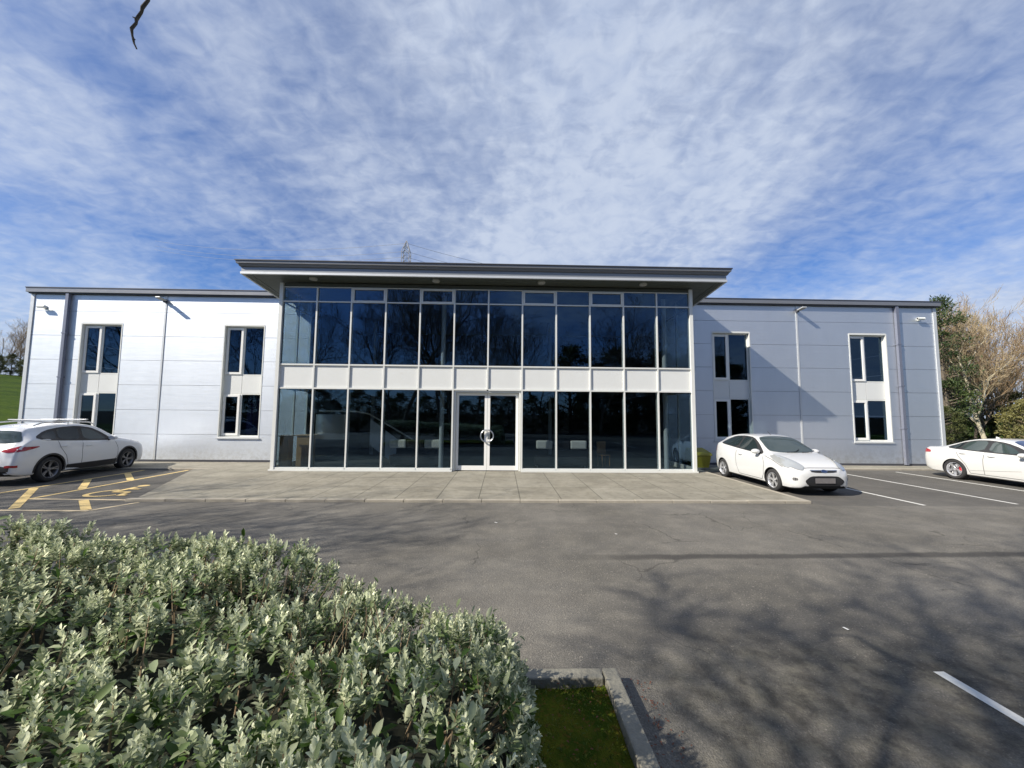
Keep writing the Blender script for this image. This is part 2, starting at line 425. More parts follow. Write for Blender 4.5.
# ------------------------------------------------------------------ ground and paving
def terrain(x, y):
    d = max(0.0, -x - 24.0)
    t = 0.142 * d
    z = t if t < 7.0 else 7.0 + (1 - math.exp(-(t-7.0)/1.5)) * 1.5
    return z * min(1.0, max(0.0, (y + 20) / 40.0)) if y < 20 else z

xs = [-900, -500, -300, -200, -150, -120, -100] + [-90 + i*3 for i in range(22)] + [-26, -25, -24, -23, -22, 30, 100, 300, 900]
ys = [-900, -400, -150, -60, -20, 0, 10, 20, 30, 40, 50, 60, 70, 80, 100, 130, 180, 300, 900]
g = MB(); vs = [(x, y, terrain(x, y) - 0.02) for y in ys for x in xs]; nx = len(xs)
fs = [(j*nx+i, j*nx+i+1, (j+1)*nx+i+1, (j+1)*nx+i) for j in range(len(ys)-1) for i in range(nx-1)]
g.add(vs, fs); tag(g.build('ground', 'grass', smooth=True), kind='structure')
tag(MB().sheet([(-23.5, -14), (22.5, -14), (22.5, 16.0), (-23.5, 16.0)], 0.0).build('car_park', 'asphalt'), kind='structure')

PZ = 0.055
fore = MB()
fore.poly([(-8.55, 9.44), (7.36, 9.44), (7.36, 13.2), (7.36, 16.04), (-10.95, 16.04), (-10.95, 14.2)], -0.03, PZ)
tag(fore.build('forecourt', 'slabs'), kind='structure')
kb = MB()
x = -8.7
while x < 7.45:
    x1 = min(x + 0.915, 7.49)
    drop = 0.0
    kb.box(x + 0.004, x1 - 0.004, 9.30, 9.437, -0.05, PZ + 0.004 + random.uniform(-0.003, 0.004)); x = x1
y = 9.441
while y < 15.0:
    kb.box(7.363, 7.49, y, min(y + 0.907, 15.0), -0.05, PZ + 0.004 + random.uniform(-0.003, 0.004)); y += 0.915
tag(kb.build('kerb', 'concrete', bevel=0.012), kind='structure')
p2 = MB(); p2.box(-19.6, -10.96, 14.3, 16.04, -0.03, PZ)
p2.box(7.50, 20.0, 15.16, 16.04, -0.03, PZ)
tag(p2.build('pavement', 'slabs'), kind='structure')
k2 = MB(); x = -19.6
while x < -11.0:
    k2.box(x, x + 0.907, 14.18, 14.297, -0.05, PZ + 0.004 + random.uniform(-0.003, 0.004)); x += 0.915
x = 7.50
while x < 19.9:
    k2.box(x, x + 0.907, 15.03, 15.157, -0.05, PZ + 0.004 + random.uniform(-0.003, 0.004)); x += 0.915
tag(k2.build('kerb', 'concrete', bevel=0.012), kind='structure')

# painted markings
def stripe(mb, a, b, w, z=0.004):
    a = Vector(a); b = Vector(b); d = (b - a).normalized(); n = Vector((-d.y, d.x)) * w / 2
    mb.sheet([tuple(a + n), tuple(a - n), tuple(b - n), tuple(b + n)], z)
for (a, b) in (((10.12, 9.15), (10.12, 14.6)), ((12.62, 9.3), (12.62, 14.6)), ((15.10, 9.3), (15.10, 14.6)), ((17.9, 9.3), (17.9, 14.6)),
               ((3.63, -2.0), (3.63, 3.27)), ((6.1, -2.0), (6.1, 3.2)), ((8.6, -2.0), (8.6, 3.2))):
    mb = MB(); stripe(mb, a, b, 0.09); tag(mb.build('bay_line', 'white_line'), kind='structure')
ym = MB()
stripe(ym, (-12.60, 8.5), (-12.60, 14.1), 0.10); stripe(ym, (-11.12, 9.5), (-11.12, 14.15), 0.10)
for a, b in (((-12.5, 10.80), (-10.35, 8.62)), ((-12.5, 12.15), (-11.2, 10.75)), ((-9.75, 9.42), (-8.75, 8.52)), ((-12.5, 13.38), (-11.2, 12.1))):
    stripe(ym, a, b, 0.16, 0.0045)
tag(ym.build('yellow_bay_marking', 'yellow_line'), kind='structure')
cm = MB(); stripe(cm, (-11.05, 9.53), (-8.72, 9.45), 0.10); stripe(cm, (-18.5, 8.60), (-8.62, 8.44), 0.10); stripe(cm, (-8.62, 8.48), (-8.30, 9.22), 0.09)
tag(cm.build('cream_bay_marking', 'cream_line'), kind='structure')
# wheelchair symbol painted in the accessible bay
wm = MB()
def flat(pts, w):
    for a, b in zip(pts[:-1], pts[1:]):
        stripe(wm, a, b, w, 0.004 + 0.0004 * flat.k); flat.k += 1
flat.k = 0
cx, cy = -9.95, 10.22
arc = [(cx + 0.42*math.cos(R(a)), cy + 0.42*math.sin(R(a))) for a in range(110, 331, 20)]
flat(arc, 0.11)
flat([(cx - 0.05, cy + 0.78), (cx - 0.02, cy + 0.12), (cx + 0.36, cy + 0.12), (cx + 0.52, cy - 0.30), (cx + 0.66, cy - 0.26)], 0.13)
flat([(cx - 0.03, cy + 0.52), (cx + 0.30, cy + 0.50)], 0.10)
wm.sheet([(cx - 0.06 + 0.13*math.cos(t*math.pi/8), cy + 1.0 + 0.13*math.sin(t*math.pi/8)) for t in range(16)], 0.004)
tag(wm.build('wheelchair_symbol', 'yellow_line'), kind='structure')

# planter kerb, moss bed
pk = MB(); KZ = 0.12
y = 3.17
for i in range(7):
    pk.box(0.800, 0.915, y - 0.90, y - 0.006, -0.05, KZ + random.uniform(-0.003, 0.003)); y -= 0.906
x = 0.796
for i in range(9):
    pk.box(x - 0.90, x - 0.006, 3.055, 3.17, -0.05, KZ + random.uniform(-0.003, 0.003)); x -= 0.906
tag(pk.build('planter_kerb', 'kerb_old', bevel=0.012), kind='structure')
mo = MB(); nxm, nym = 60, 50
V = []
for j in range(nym+1):
    for i in range(nxm+1):
        X = -8 + 8.796*i/nxm; Y = -2 + 5.052*j/nym
        V.append((X, Y, 0.055 + 0.018*math.sin(X*5+Y*3) + random.uniform(-0.008, 0.010)))
mo.add(V, [(j*(nxm+1)+i, j*(nxm+1)+i+1, (j+1)*(nxm+1)+i+1, (j+1)*(nxm+1)+i) for j in range(nym) for i in range(nxm)])
tag(mo.build('planter_soil', 'moss', smooth=True), kind='structure')

# ------------------------------------------------------------------ building
B = empty('office_building', (-0.5, 13.85, 0), 'two storey silver clad office building with projecting dark glass entrance block and flat canopy', 'building')
BI = Matrix.Translation((0.5, -13.85, 0))
def part(mb, name, mats, parent=None, **kw):
    o = mb.build(name, mats, None, **kw)
    p = parent or B
    o.parent = p
    if p is B: o.matrix_parent_inverse = BI
    else: o.matrix_parent_inverse = Matrix.Identity(4)
    return o

GX0, GX1, GY, WY = -7.97, 6.89, 13.85, 16.05
WL, WR = -19.4, 18.8
ROWS = [0.14, 1.16, 2.14, 3.15, 4.16, 5.16, 6.17, 6.86]
WT = 6.86
wins = [(-17.33, -15.70), (-11.55, -9.92), (8.94, 10.56), (14.92, 16.56)]
def panels(mb, x0, x1, holes, y0, y1, rows, gap, mi=0):
    for z0, z1 in zip(rows[:-1], rows[1:]):
        zs = [z0, z1 - gap]
        cuts = sorted(set(zs + [z for h in holes for z in h[2:4] if zs[0] < z < zs[1]]))
        for a, b in zip(cuts[:-1], cuts[1:]):
            zm = (a + b) / 2; xx = x0
            for h in sorted(holes):
                if h[2] < zm < h[3]:
                    if h[0] > xx: mb.box(xx, h[0], y0, y1, a, b, mi)
                    xx = h[1]
            if x1 > xx: mb.box(xx, x1, y0, y1, a, b, mi)
H = [(a, b, 1.02, 5.68) for a, b in wins]
def wing(x0, x1, joint, holes, side):
    p = MB()
    j0, j1 = joint - 0.006, joint + 0.006
    panels(p, x0, j0, [h for h in holes if h[0] < joint], WY, WY + 0.06, ROWS, 0.011)
    panels(p, j1, x1, [h for h in holes if h[0] > joint], WY, WY + 0.06, ROWS, 0.011)
    panels(p, x0 + 0.01, x1 - 0.01, holes, WY + 0.062, WY + 0.20, [0.0, 6.85], 0.0, 1)
    # end wall and back wall of the wing
    xo = x0 if side < 0 else x1
    panels2 = [(xo, xo + 0.06) if side < 0 else (xo - 0.06, xo)][0]
    for z0, z1 in zip(ROWS[:-1], ROWS[1:]):
        p.box(panels2[0], panels2[1], WY + 0.205, 34, z0, z1 - 0.014)
    p.box(x0 + 0.07, x1 - 0.07, 33.8, 33.95, 0, 6.8, 1)
    return part(p, 'wing_wall', ['clad', 'dark_gap'])
wl = wing(WL, GX0 - 0.03, -14.0, H[:2], -1)
wr = wing(GX1 + 0.03, WR, 12.66, H[2:], 1)
wl['label'] = 'silver white panelled wall of the left wing'; wr['label'] = 'blue grey panelled wall of the right wing'
for jx, lab in ((-14.0, None), (12.66, None)):
    part(MB().box(jx - 0.035, jx + 0.035, WY - 0.018, WY - 0.002, 0.14, WT - 0.01), 'joint_strip', 'trim')
for x0, x1 in ((WL - 0.05, WL + 0.09), (WR - 0.09, WR + 0.05)):
    part(MB().box(x0, x1, WY - 0.03, WY - 0.003, 0.12, WT), 'corner_trim', 'trim')
for x0, x1 in ((WL, GX0 - 0.1), (GX1 + 0.12, WR)):
    part(MB().box(x0, x1, WY - 0.012, WY + 0.05, 0.03, 0.132), 'base_strip', 'cap_dark')
for x0, x1 in ((WL - 0.13, GX0 - 0.02), (GX1 + 0.02, WR + 0.14)):
    c = MB(); c.box(x0, x1, WY - 0.16, WY + 0.3, 6.91, 7.08, 0); c.box(x0 - 0.015, x1 + 0.015, WY - 0.18, WY + 0.3, 7.082, 7.115, 1)
    c.box(x0 + 0.05, x1 - 0.05, WY - 0.10, WY + 0.3, 6.862, 6.908, 1)
    c.box(x0 + 0.1, x1 - 0.1, WY + 0.305, 34, 6.865, 7.0, 1)
    part(c, 'roof_cap', ['cap', 'cap_dark'])
for dx in (-17.90, 17.02):
    d = MB(); d.box(dx - 0.06, dx + 0.06, WY - 0.13, WY - 0.02, 0.10, 6.88)
    for z in (1.6, 3.4, 5.2): d.box(dx - 0.085, dx + 0.085, WY - 0.140, WY - 0.004, z, z + 0.05)
    o = part(d, 'downpipe', 'pipe')

def window(x0, x1, blind=None):
    # deep lining round the tall opening
    y0, yf = WY - 0.010, WY + 0.13
    r = MB(); t = 0.022
    r.box(x0 - 0.02, x0 + t, y0, yf + 0.1, 1.02, 5.68); r.box(x1 - t, x1 + 0.02, y0, yf + 0.1, 1.02, 5.68)
    r.box(x0 + t, x1 - t, y0, yf + 0.1, 5.63, 5.70); r.box(x0 + t, x1 - t, y0, yf + 0.1, 1.0, 1.07)
    part(r, 'window_surround', 'frame')
    xm = x0 + 0.46 * (x1 - x0)
    for z0, z1 in ((1.07, 2.84), (3.58, 5.63)):
        f = MB()
        f.box(x0 + t, x1 - t, yf, yf + 0.06, z0, z0 + 0.05); f.box(x0 + t, x1 - t, yf, yf + 0.06, z1 - 0.05, z1)
        f.box(xm - 0.03, xm + 0.04, yf, yf + 0.06, z0 + 0.05, z1 - 0.05)
        f.box(x1 - t - 0.04, x1 - t, yf, yf + 0.06, z0 + 0.05, z1 - 0.05); f.box(x0 + t, x0 + t + 0.03, yf, yf + 0.06, z0 + 0.05, z1 - 0.05)
        w = part(f, 'window', 'frame')
        cf = MB(); a, b_, c_, d_ = x0 + t + 0.032, xm - 0.032, z0 + 0.052, z1 - 0.052; s = 0.085
        cf.box(a, a + s, yf - 0.035, yf + 0.045, c_, d_); cf.box(b_ - s, b_, yf - 0.035, yf + 0.045, c_, d_)
        cf.box(a + s, b_ - s, yf - 0.035, yf + 0.045, c_, c_ + s); cf.box(a + s, b_ - s, yf - 0.035, yf + 0.045, d_ - s, d_)
        o = cf.build('casement', 'frame_white'); o.parent = w
        o = MB().box(a + s, b_ - s, yf, yf + 0.012, c_ + s, d_ - s).build('pane', 'winglass'); o.parent = w
        o = MB().box(xm + 0.04, x1 - t - 0.04, yf + 0.02, yf + 0.032, z0 + 0.05, z1 - 0.05).build('pane', 'winglass'); o.parent = w
    sp = MB(); sp.box(x0 + t, xm - 0.008, yf, yf + 0.05, 2.845, 3.575); sp.box(xm + 0.008, x1 - t, yf, yf + 0.05, 2.845, 3.575)
    sp.box(x0 + t, x1 - t, yf + 0.052, yf + 0.1, 2.84, 3.58, 1)
    part(sp, 'spandrel_panel', ['spandrel', 'dark_gap'])
    part(MB().box(x0 - 0.05, x1 + 0.05, WY - 0.05, WY - 0.014, 0.985, 1.03), 'window_sill', 'trim')
for w in wins: window(*w)
part(MB().box(-10.7, -9.98, WY + 0.4, WY + 0.44, 0.9, 2.95), 'window_blind', 'curtain')
# rooms behind the windows
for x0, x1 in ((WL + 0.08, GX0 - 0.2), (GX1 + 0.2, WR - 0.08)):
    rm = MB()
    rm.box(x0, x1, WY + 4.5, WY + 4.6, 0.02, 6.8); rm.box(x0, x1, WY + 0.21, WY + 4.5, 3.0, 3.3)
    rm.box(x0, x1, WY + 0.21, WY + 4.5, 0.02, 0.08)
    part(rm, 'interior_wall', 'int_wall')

# --- glazed entrance block
NB = 12; BW = (GX1 - GX0) / NB
XB = [GX0 + i*BW for i in range(NB+1)]
Z0, Z1, Z2, Z3, Z4 = 0.17, 2.95, 3.79, 6.08, 6.60
fr = MB()
for i, x in enumerate(XB):
    if i in (0, NB): continue
    z = Z1 if i == 6 else PZ + 0.01
    fr.box(x - 0.026, x + 0.026, GY - 0.046, GY - 0.002, z, Z4)       # proud cap
    fr.box(x - 0.035, x + 0.035, GY + 0.016, GY + 0.12, z, Z4)
for (z, hh) in ((Z1 - 0.03, 0.055), (Z2 - 0.025, 0.05), (Z3 - 0.02, 0.04)):
    for i in range(NB):
        fr.box(XB[i] + 0.0285, XB[i+1] - 0.0285, GY - 0.045, GY - 0.004, z, z + hh)
for i in range(NB):
    if i in (5, 6): continue
    fr.box(XB[i] + 0.0285, XB[i+1] - 0.0285, GY - 0.06, GY + 0.10, PZ + 0.01, Z0 - 0.0)
for i in (2, 4, 7, 9):      # top lights with an opening frame
    a, b_ = XB[i] + 0.03, XB[i+1] - 0.03
    fr.box(a, a + 0.06, GY - 0.05, GY - 0.004, Z3 + 0.022, Z4 - 0.06); fr.box(b_ - 0.06, b_, GY - 0.05, GY - 0.004, Z3 + 0.022, Z4 - 0.06)
    fr.box(a + 0.06, b_ - 0.06, GY - 0.05, GY - 0.004, Z3 + 0.022, Z3 + 0.06); fr.box(a, b_, GY - 0.05, GY - 0.004, Z4 - 0.058, Z4)
hd = MB(); hd.box(XB[0] + 0.032, XB[-1] - 0.032, GY - 0.02, GY + 0.10, Z4 + 0.03, Z4 + 0.16); part(hd, 'header_panel', 'soffit')
fr.box(XB[0] + 0.032, XB[-1] - 0.032, GY - 0.03, GY + 0.05, Z4 + 0.002, Z4 + 0.028)
part(fr, 'glazing_frame', 'frame')
for x0, x1 in ((GX0 - 0.09, GX0 + 0.03), (GX1 - 0.03, GX1 + 0.09)):
    c = MB(); c.box(x0, x1, GY - 0.08, GY + 0.10, PZ + 0.003, 6.745); part(c, 'corner_post', 'frame')
# ledge under the glazing
for x0, x1 in ((GX0 - 0.10, XB[5] + 0.03), (XB[7] - 0.03, GX1 + 0.10)):
    part(MB().box(x0, x1, GY - 0.16, GY - 0.102, PZ + 0.003, PZ + 0.055), 'base_ledge', 'frame')
def pane(x0, x1, z0, z1):
    mb = MB().box(x0, x1, GY, GY + 0.010, z0, z1); p, q = random.uniform(-.0035, .0035), random.uniform(-.0022, .0022)
    xc, zc_ = (x0 + x1)/2, (z0 + z1)/2
    mb.v = [(x, y + (x - xc)*p + (z - zc_)*q + 0.004, z) for x, y, z in mb.v]
    return mb
for i in range(NB):
    a, b_ = XB[i] + 0.002, XB[i+1] - 0.002
    if i not in (5, 6): part(pane(a, b_, Z0, Z1 - 0.03), 'glass_pane', 'glass')
    part(pane(a, b_, Z2 + 0.02, Z3 - 0.015), 'glass_pane', 'glass')
    part(pane(a, b_, Z3 + 0.015, Z4), 'glass_pane', 'glass')
    part(MB().box(a, b_, GY - 0.001, GY + 0.03, Z1 + 0.02, Z2 - 0.02), 'spandrel_panel', 'spandrel')
# side walls of the glazed block
for xs_, s in ((GX0 - 0.03, -1), (GX1 + 0.03, 1)):
    f = MB(); xa, xb = xs_ - 0.04, xs_ + 0.04
    for y0 in (GY + 1.1, WY - 0.12): f.box(xa, xb, y0, y0 + 0.07, PZ, 6.64)
    for z, hh in ((PZ + 0.01, 0.17), (Z1 - 0.03, 0.06), (Z2 - 0.03, 0.06), (Z3 - 0.02, 0.04)):
        f.box(xa + 0.006, xb - 0.006, GY + 0.105, GY + 1.095, z, z + hh); f.box(xa + 0.006, xb - 0.006, GY + 1.175, WY - 0.125, z, z + hh)
    part(f, 'side_glazing_frame', 'frame')
    for y0, y1 in ((GY + 0.11, GY + 1.095), (GY + 1.175, WY - 0.125)):
        for z0, z1, mt in ((0.24, 2.92, 'glass_side'), (2.985, 3.755, 'spandrel'), (3.825, 6.055, 'glass_side'), (6.105, 6.6, 'glass_side')):
            part(MB().box(xs_ - 0.008, xs_ + 0.008, y0, y1, z0, z1), 'glass_pane' if 'glass' in mt else 'spandrel_panel', mt)

# doors
DY = GY + 0.14
df = MB(); dx0, dx1 = XB[5] + 0.037, XB[7] - 0.037
df.box(dx0, dx0 + 0.07, GY + 0.0, DY + 0.06, PZ + 0.01, Z1 - 0.035); df.box(dx1 - 0.07, dx1, GY + 0.0, DY + 0.06, PZ + 0.01, Z1 - 0.035)
df.box(dx0 + 0.07, dx1 - 0.07, GY + 0.0, DY + 0.06, Z1 - 0.10, Z1 - 0.035)
part(df, 'door_frame', 'frame')
dm = (dx0 + dx1) / 2
for s, a, b_ in ((-1, dx0 + 0.08, dm - 0.004), (1, dm + 0.004, dx1 - 0.08)):
    d = MB(); z0, z1 = PZ + 0.025, Z1 - 0.11; w = 0.095
    d.box(a, a + w, DY - 0.03, DY + 0.025, z0, z1); d.box(b_ - w, b_, DY - 0.03, DY + 0.025, z0, z1)
    d.box(a + w, b_ - w, DY - 0.03, DY + 0.025, z0, z0 + 0.16); d.box(a + w, b_ - w, DY - 0.03, DY + 0.025, z1 - w, z1)
    dd = part(d, 'door', 'frame_white')
    p = MB().box(a + w, b_ - w, DY - 0.006, DY + 0.006, z0 + 0.16, z1 - w).build('pane', 'glass'); p.parent = dd
    hm = MB(); hr = 0.215; hc = (dm + s*0.012, DY - 0.10, 1.30)
    pts = [(hc[0] + s*hr*math.sin(t), hc[1], hc[2] + hr*math.cos(t)) for t in [math.pi*k/20 for k in range(21)]]
    hm.tube(pts, 0.021, 10)
    for zz in (0.205, -0.205): hm.tube([(hc[0] + s*0.045, hc[1], hc[2] + zz), (hc[0] + s*0.045, DY - 0.028, hc[2] + zz)], 0.013, 8)
    o = hm.build('door_handle', 'steel', smooth=True); o.parent = dd
pp = MB().box(dm + 0.02, dm + 0.09, DY - 0.034, DY - 0.0305, 1.18, 1.36); part(pp, 'lock_plate', 'steel')

# canopy: a shallow roof slab rising towards its front edge
RX0, RX1, RY, RB = -9.06, 7.92, 13.18, 15.86
SL = 0.085
def tilt(mb):
    mb.v = [(x, y, z - SL*(y - RY)) for x, y, z in mb.v]; return mb
ca = MB(); ca.box(RX0 + 0.02, RX1 - 0.02, RY + 0.06, RB, 6.872, 7.10)
canopy = part(tilt(ca), 'canopy', 'cap_dark')
def sub(mb, name, mats, **kw):
    o = tilt(mb).build(name, mats, None, **kw); o.parent = canopy; return o
sf = MB(); y = RY + 0.07
while y < RB - 0.01:                       # long narrow soffit boards
    sf.box(RX0 + 0.30, RX1 - 0.30, y, min(y + 0.150, RB), 6.852, 6.868); y += 0.158
for x in (RX0 + 0.06, RX1 - 0.29):
    sf.box(x, x + 0.10, RY + 0.07, RB, 6.846, 6.870); sf.box(x + 0.115, x + 0.225, RY + 0.07, RB, 6.846, 6.870)
sub(sf, 'soffit', 'soffit')
fa = MB(); fa.box(RX0, RX1, RY, RY + 0.055, 6.915, 7.08); fa.box(RX0, RX0 + 0.055, RY + 0.06, RB, 6.915, 7.08); fa.box(RX1 - 0.055, RX1, RY + 0.06, RB, 6.915, 7.08)
sub(fa, 'fascia', 'fascia')
fb = MB(); fb.box(RX0 - 0.02, RX1 + 0.02, RY - 0.025, RY + 0.05, 6.835, 6.912); fb.box(RX0 - 0.02, RX0 + 0.05, RY + 0.055, RB, 6.835, 6.912); fb.box(RX1 - 0.05, RX1 + 0.02, RY + 0.055, RB, 6.835, 6.912)
sub(fb, 'fascia_trim', 'trim')
gt = MB()
prof = [(-0.02, 7.085), (-0.05, 7.090), (-0.07, 7.145), (-0.07, 7.165), (-0.12, 7.17), (-0.13, 7.245)]
def sweep(mb, prof, mi=0):
    vs = []; n = len(prof)
    for o, z in prof: vs.append((RX0 + o, RB, z))
    for o, z in prof: vs.append((RX0 + o, RY + o, z))
    for o, z in prof: vs.append((RX1 - o, RY + o, z))
    for o, z in prof: vs.append((RX1 - o, RB, z))
    mb.add(vs, [(k*n+i, k*n+i+1, (k+1)*n+i+1, (k+1)*n+i) for k in range(3) for i in range(n-1)], mi)
sweep(gt, prof)
sweep(gt, [(-0.13, 7.25), (-0.155, 7.255), (-0.155, 7.285), (0.3, 7.29)], 1)
sweep(gt, [(0.05, 7.08), (-0.02, 7.085)], 1)
sub(gt, 'gutter', ['cap', 'cap_dark'])
rf = MB().box(RX0 - 0.1, RX1 + 0.1, RY - 0.1, RB, 7.22, 7.28); sub(rf, 'roof_sheet', 'cap_dark')
for i, x in enumerate((-6.75, -2.42, 1.36, 5.05)):
    l = MB(); l.lathe([(6.80, 0.001), (6.80, 0.10), (6.81, 0.13), (6.85, 0.14)], 24, 'z', (x, 13.50, 0)); sub(l, 'soffit_light', 'lens', smooth=True)
part(MB().box(GX0 - 0.1, GX1 + 0.1, RB + 0.01, 26, 6.64, 6.98), 'roof', 'cap_dark')

# interior of the glazed block
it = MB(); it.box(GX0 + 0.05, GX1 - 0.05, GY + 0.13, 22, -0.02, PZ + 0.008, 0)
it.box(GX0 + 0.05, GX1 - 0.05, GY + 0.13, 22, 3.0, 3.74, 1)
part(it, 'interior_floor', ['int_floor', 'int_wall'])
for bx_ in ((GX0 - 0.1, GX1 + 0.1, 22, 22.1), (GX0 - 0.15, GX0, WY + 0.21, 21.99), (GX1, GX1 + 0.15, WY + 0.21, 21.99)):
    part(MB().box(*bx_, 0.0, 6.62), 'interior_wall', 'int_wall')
for x, y in ((-2.28, 14.65), (6.25, 14.65), (2.35, 19.0), (-6.4, 19.2)):
    for z0, z1 in ((PZ + 0.01, 2.99), (3.75, 6.62)):
        part(MB().lathe([(z0, 0.085), (z1, 0.085)], 20, 'z', (x, y, 0)), 'column', 'column', smooth=True)

# furniture seen through the glass
def thing_mb(mb, name, mats, label, cat, loc, rz=0, group=None, **kw):
    o = mb.build(name, mats, None, **kw); o.location = loc; o.rotation_euler = (0, 0, rz)
    return tag(o, label, cat, group)
def sofa(loc, n, lab, rz=0):
    e = empty('sofa', loc, lab, 'sofa', rz)
    MB().box(-n*0.36, n*0.36, -0.30, 0.35, 0.10, 0.44).build('seat', 'black', e, bevel=0.03)
    for i in range(n):
        x = -n*0.36 + 0.72*i
        MB().box(x + 0.02, x + 0.70, -0.36, -0.22, 0.72, 1.04).build('back_cushion', 'int_white' if i != 1 else 'black', e, bevel=0.05)
    for x in (-n*0.36 + 0.05, n*0.36 - 0.11):
        for y in (-0.28, 0.28): MB().box(x, x + 0.05, y, y + 0.05, 0.0, 0.098).build('leg', 'steel', e)
    return e
s1 = sofa((-3.25, 14.95, PZ + 0.01), 3, 'long sofa with pale back cushions behind glass left of the entrance doors')
s2 = sofa((2.25, 14.95, PZ + 0.01), 3, 'long sofa with pale back cushions behind glass right of the entrance doors')
for s_ in (s1, s2): s_.scale = (0.9, 1, 1)
st = empty('staircase', (-6.0, 15.5, PZ + 0.01), 'dark staircase with steel balustrade behind the left end of the glass front', 'staircase')
sm = MB()
for i in range(14): sm.box(-0.2 + 0.26*i - 0.2, -0.2 + 0.26*i + 0.08, 0, 1.2, 3.0 - 0.21*i - 0.06, 3.0 - 0.21*i)
sm.build('treads', 'int_floor', st)
bp_ = MB()
a0 = [(-0.55 + 0.75*math.sin(t), -0.2 - 0.35*math.cos(t)) for t in [R(-60 + 10*k) for k in range(13)]]
vs = [(x, y, z) for z in (1.0, 1.95) for x, y in a0]; n = len(a0)
bp_.add(vs, [(i, i+1, n+i+1, n+i) for i in range(n-1)]); bp_.build('balustrade_panel', 'steel', st, smooth=True)
hr_ = MB(); hr_.tube([(-1.1, -0.35, 2.08), (0.3, -0.35, 2.08), (0.75, -0.1, 1.98), (2.9, -0.1, 0.35 + 0.4)], 0.03, 8); hr_.build('handrail', 'int_white', st, smooth=True)
for x in (0.8, 1.4):
    q = MB(); zt = 1.9 - (x - 0.75)*0.74
    q.add([(x, -0.1, zt - 1.1), (x + 0.45, -0.1, zt - 1.43), (x + 0.45, -0.1, zt - 0.40), (x, -0.1, zt - 0.07)], [(0, 1, 2, 3)]); q.build('balustrade_panel', 'column', st)
cb = MB(); cb.box(-0.24, 0.24, -0.2, 0.25, 0, 1.15); cb.box(-0.28, 0.28, -0.24, 0.29, 1.152, 1.19)
thing_mb(cb, 'cabinet', 'wood', 'brown wooden cabinet standing inside the left corner of the glass front', 'cabinet', (-7.35, 14.75, PZ + 0.01), bevel=0.01)
cb = MB(); cb.box(-0.16, 0.16, -0.16, 0.16, 0, 1.15); cb.box(-0.19, 0.19, -0.19, 0.19, 1.152, 1.19)
thing_mb(cb, 'plinth', 'wood', 'narrow yellowish wooden plinth close behind the far left glass pane', 'plinth', (-7.74, 14.15, PZ + 0.01), bevel=0.01)
ch = MB(); ch.box(-0.2, 0.2, -0.2, 0.2, 0.42, 0.46); ch.box(-0.2, 0.2, 0.18, 0.21, 0.47, 0.95)
for x in (-0.18, 0.15):
    for y in (-0.18, 0.15): ch.box(x, x + 0.03, y, y + 0.03, 0, 0.418)
thing_mb(ch, 'wooden_chair', 'wood', 'small yellowish wooden chair behind glass right of the pale sofa', 'chair', (4.05, 15.4, PZ + 0.01), 0.3)

# wall-mounted floodlights and cameras
for (x, lab) in ((-14.0, 'flat floodlight on the left wing wall under the roof edge'), (12.66, 'flat floodlight on the right wing wall under the roof edge')):
    e = empty('floodlight', (x, WY - 0.02, 6.62), lab, 'light', 0, 'floodlights under the roof edge')
    m_ = MB(); m_.box(-0.05, 0.05, -0.10, 0.0, -0.06, 0.08); m_.tube([(0, -0.08, 0.0), (0, -0.14, 0.02)], 0.025, 8); m_.build('bracket', 'cap_dark', e)
    h = MB(); h.box(-0.10, 0.10, -0.17, 0.17, -0.025, 0.03); o = h.build('lamp_head', 'trim', e, bevel=0.02)
    o.location = (0.02, -0.27, 0.04); o.rotation_euler = (R(-8), 0, 0)
    l = MB().box(-0.08, 0.08, -0.14, 0.06, -0.030, -0.026).build('lens', 'lens', o)
for (x, z, lab) in ((-18.85, 6.30, 'small white security camera near the corner of the left wing'), (18.05, 6.35, 'small white security camera near the corner of the right wing')):
    e = empty('security_camera', (x, WY - 0.005, z), lab, 'security camera', 0, 'security cameras at the wing corners')
    MB().box(-0.06, 0.06, -0.03, 0.0, -0.06, 0.06).build('bracket', 'int_white', e, bevel=0.005)
    h = MB(); h.tube([(0, -0.03, 0), (0.0, -0.09, 0.0)], 0.02, 8); h.lathe([(-0.17, 0.001), (-0.17, 0.05), (0.13, 0.058), (0.13, 0.001)], 16, 'x', (0, -0.13, 0.0))
    h.build('camera_body', 'int_white', e, smooth=True)
    MB().lathe([(-0.176, 0.001), (-0.176, 0.038), (-0.171, 0.04)], 16, 'x', (0, -0.13, 0.0)).build('lens', 'black', e)

# grit bin
gb = empty('grit_bin', (7.83, 15.35, 0), 'olive yellow grit bin with sloping lid beside the right corner of the glass block', 'grit bin')
b_ = MB(); b_.add([(-0.30,-0.25,0.02),(0.30,-0.25,0.02),(0.30,0.25,0.02),(-0.30,0.25,0.02),(-0.38,-0.32,0.52),(0.38,-0.32,0.52),(0.38,0.32,0.52),(-0.38,0.32,0.52)],
 [(0,3,2,1),(4,5,6,7),(0,1,5,4),(1,2,6,5),(2,3,7,6),(3,0,4,7)]); b_.build('bin_body', 'grit', gb, bevel=0.04)
l_ = MB(); l_.add([(-0.41,-0.36,0.525),(0.41,-0.36,0.525),(0.41,0.36,0.525),(-0.41,0.36,0.525),(-0.39,-0.30,0.64),(0.39,-0.30,0.64),(0.33,0.30,0.80),(-0.33,0.30,0.80)],
 [(0,3,2,1),(4,5,6,7),(0,1,5,4),(1,2,6,5),(2,3,7,6),(3,0,4,7)]); l_.build('lid', 'grit', gb, bevel=0.03)

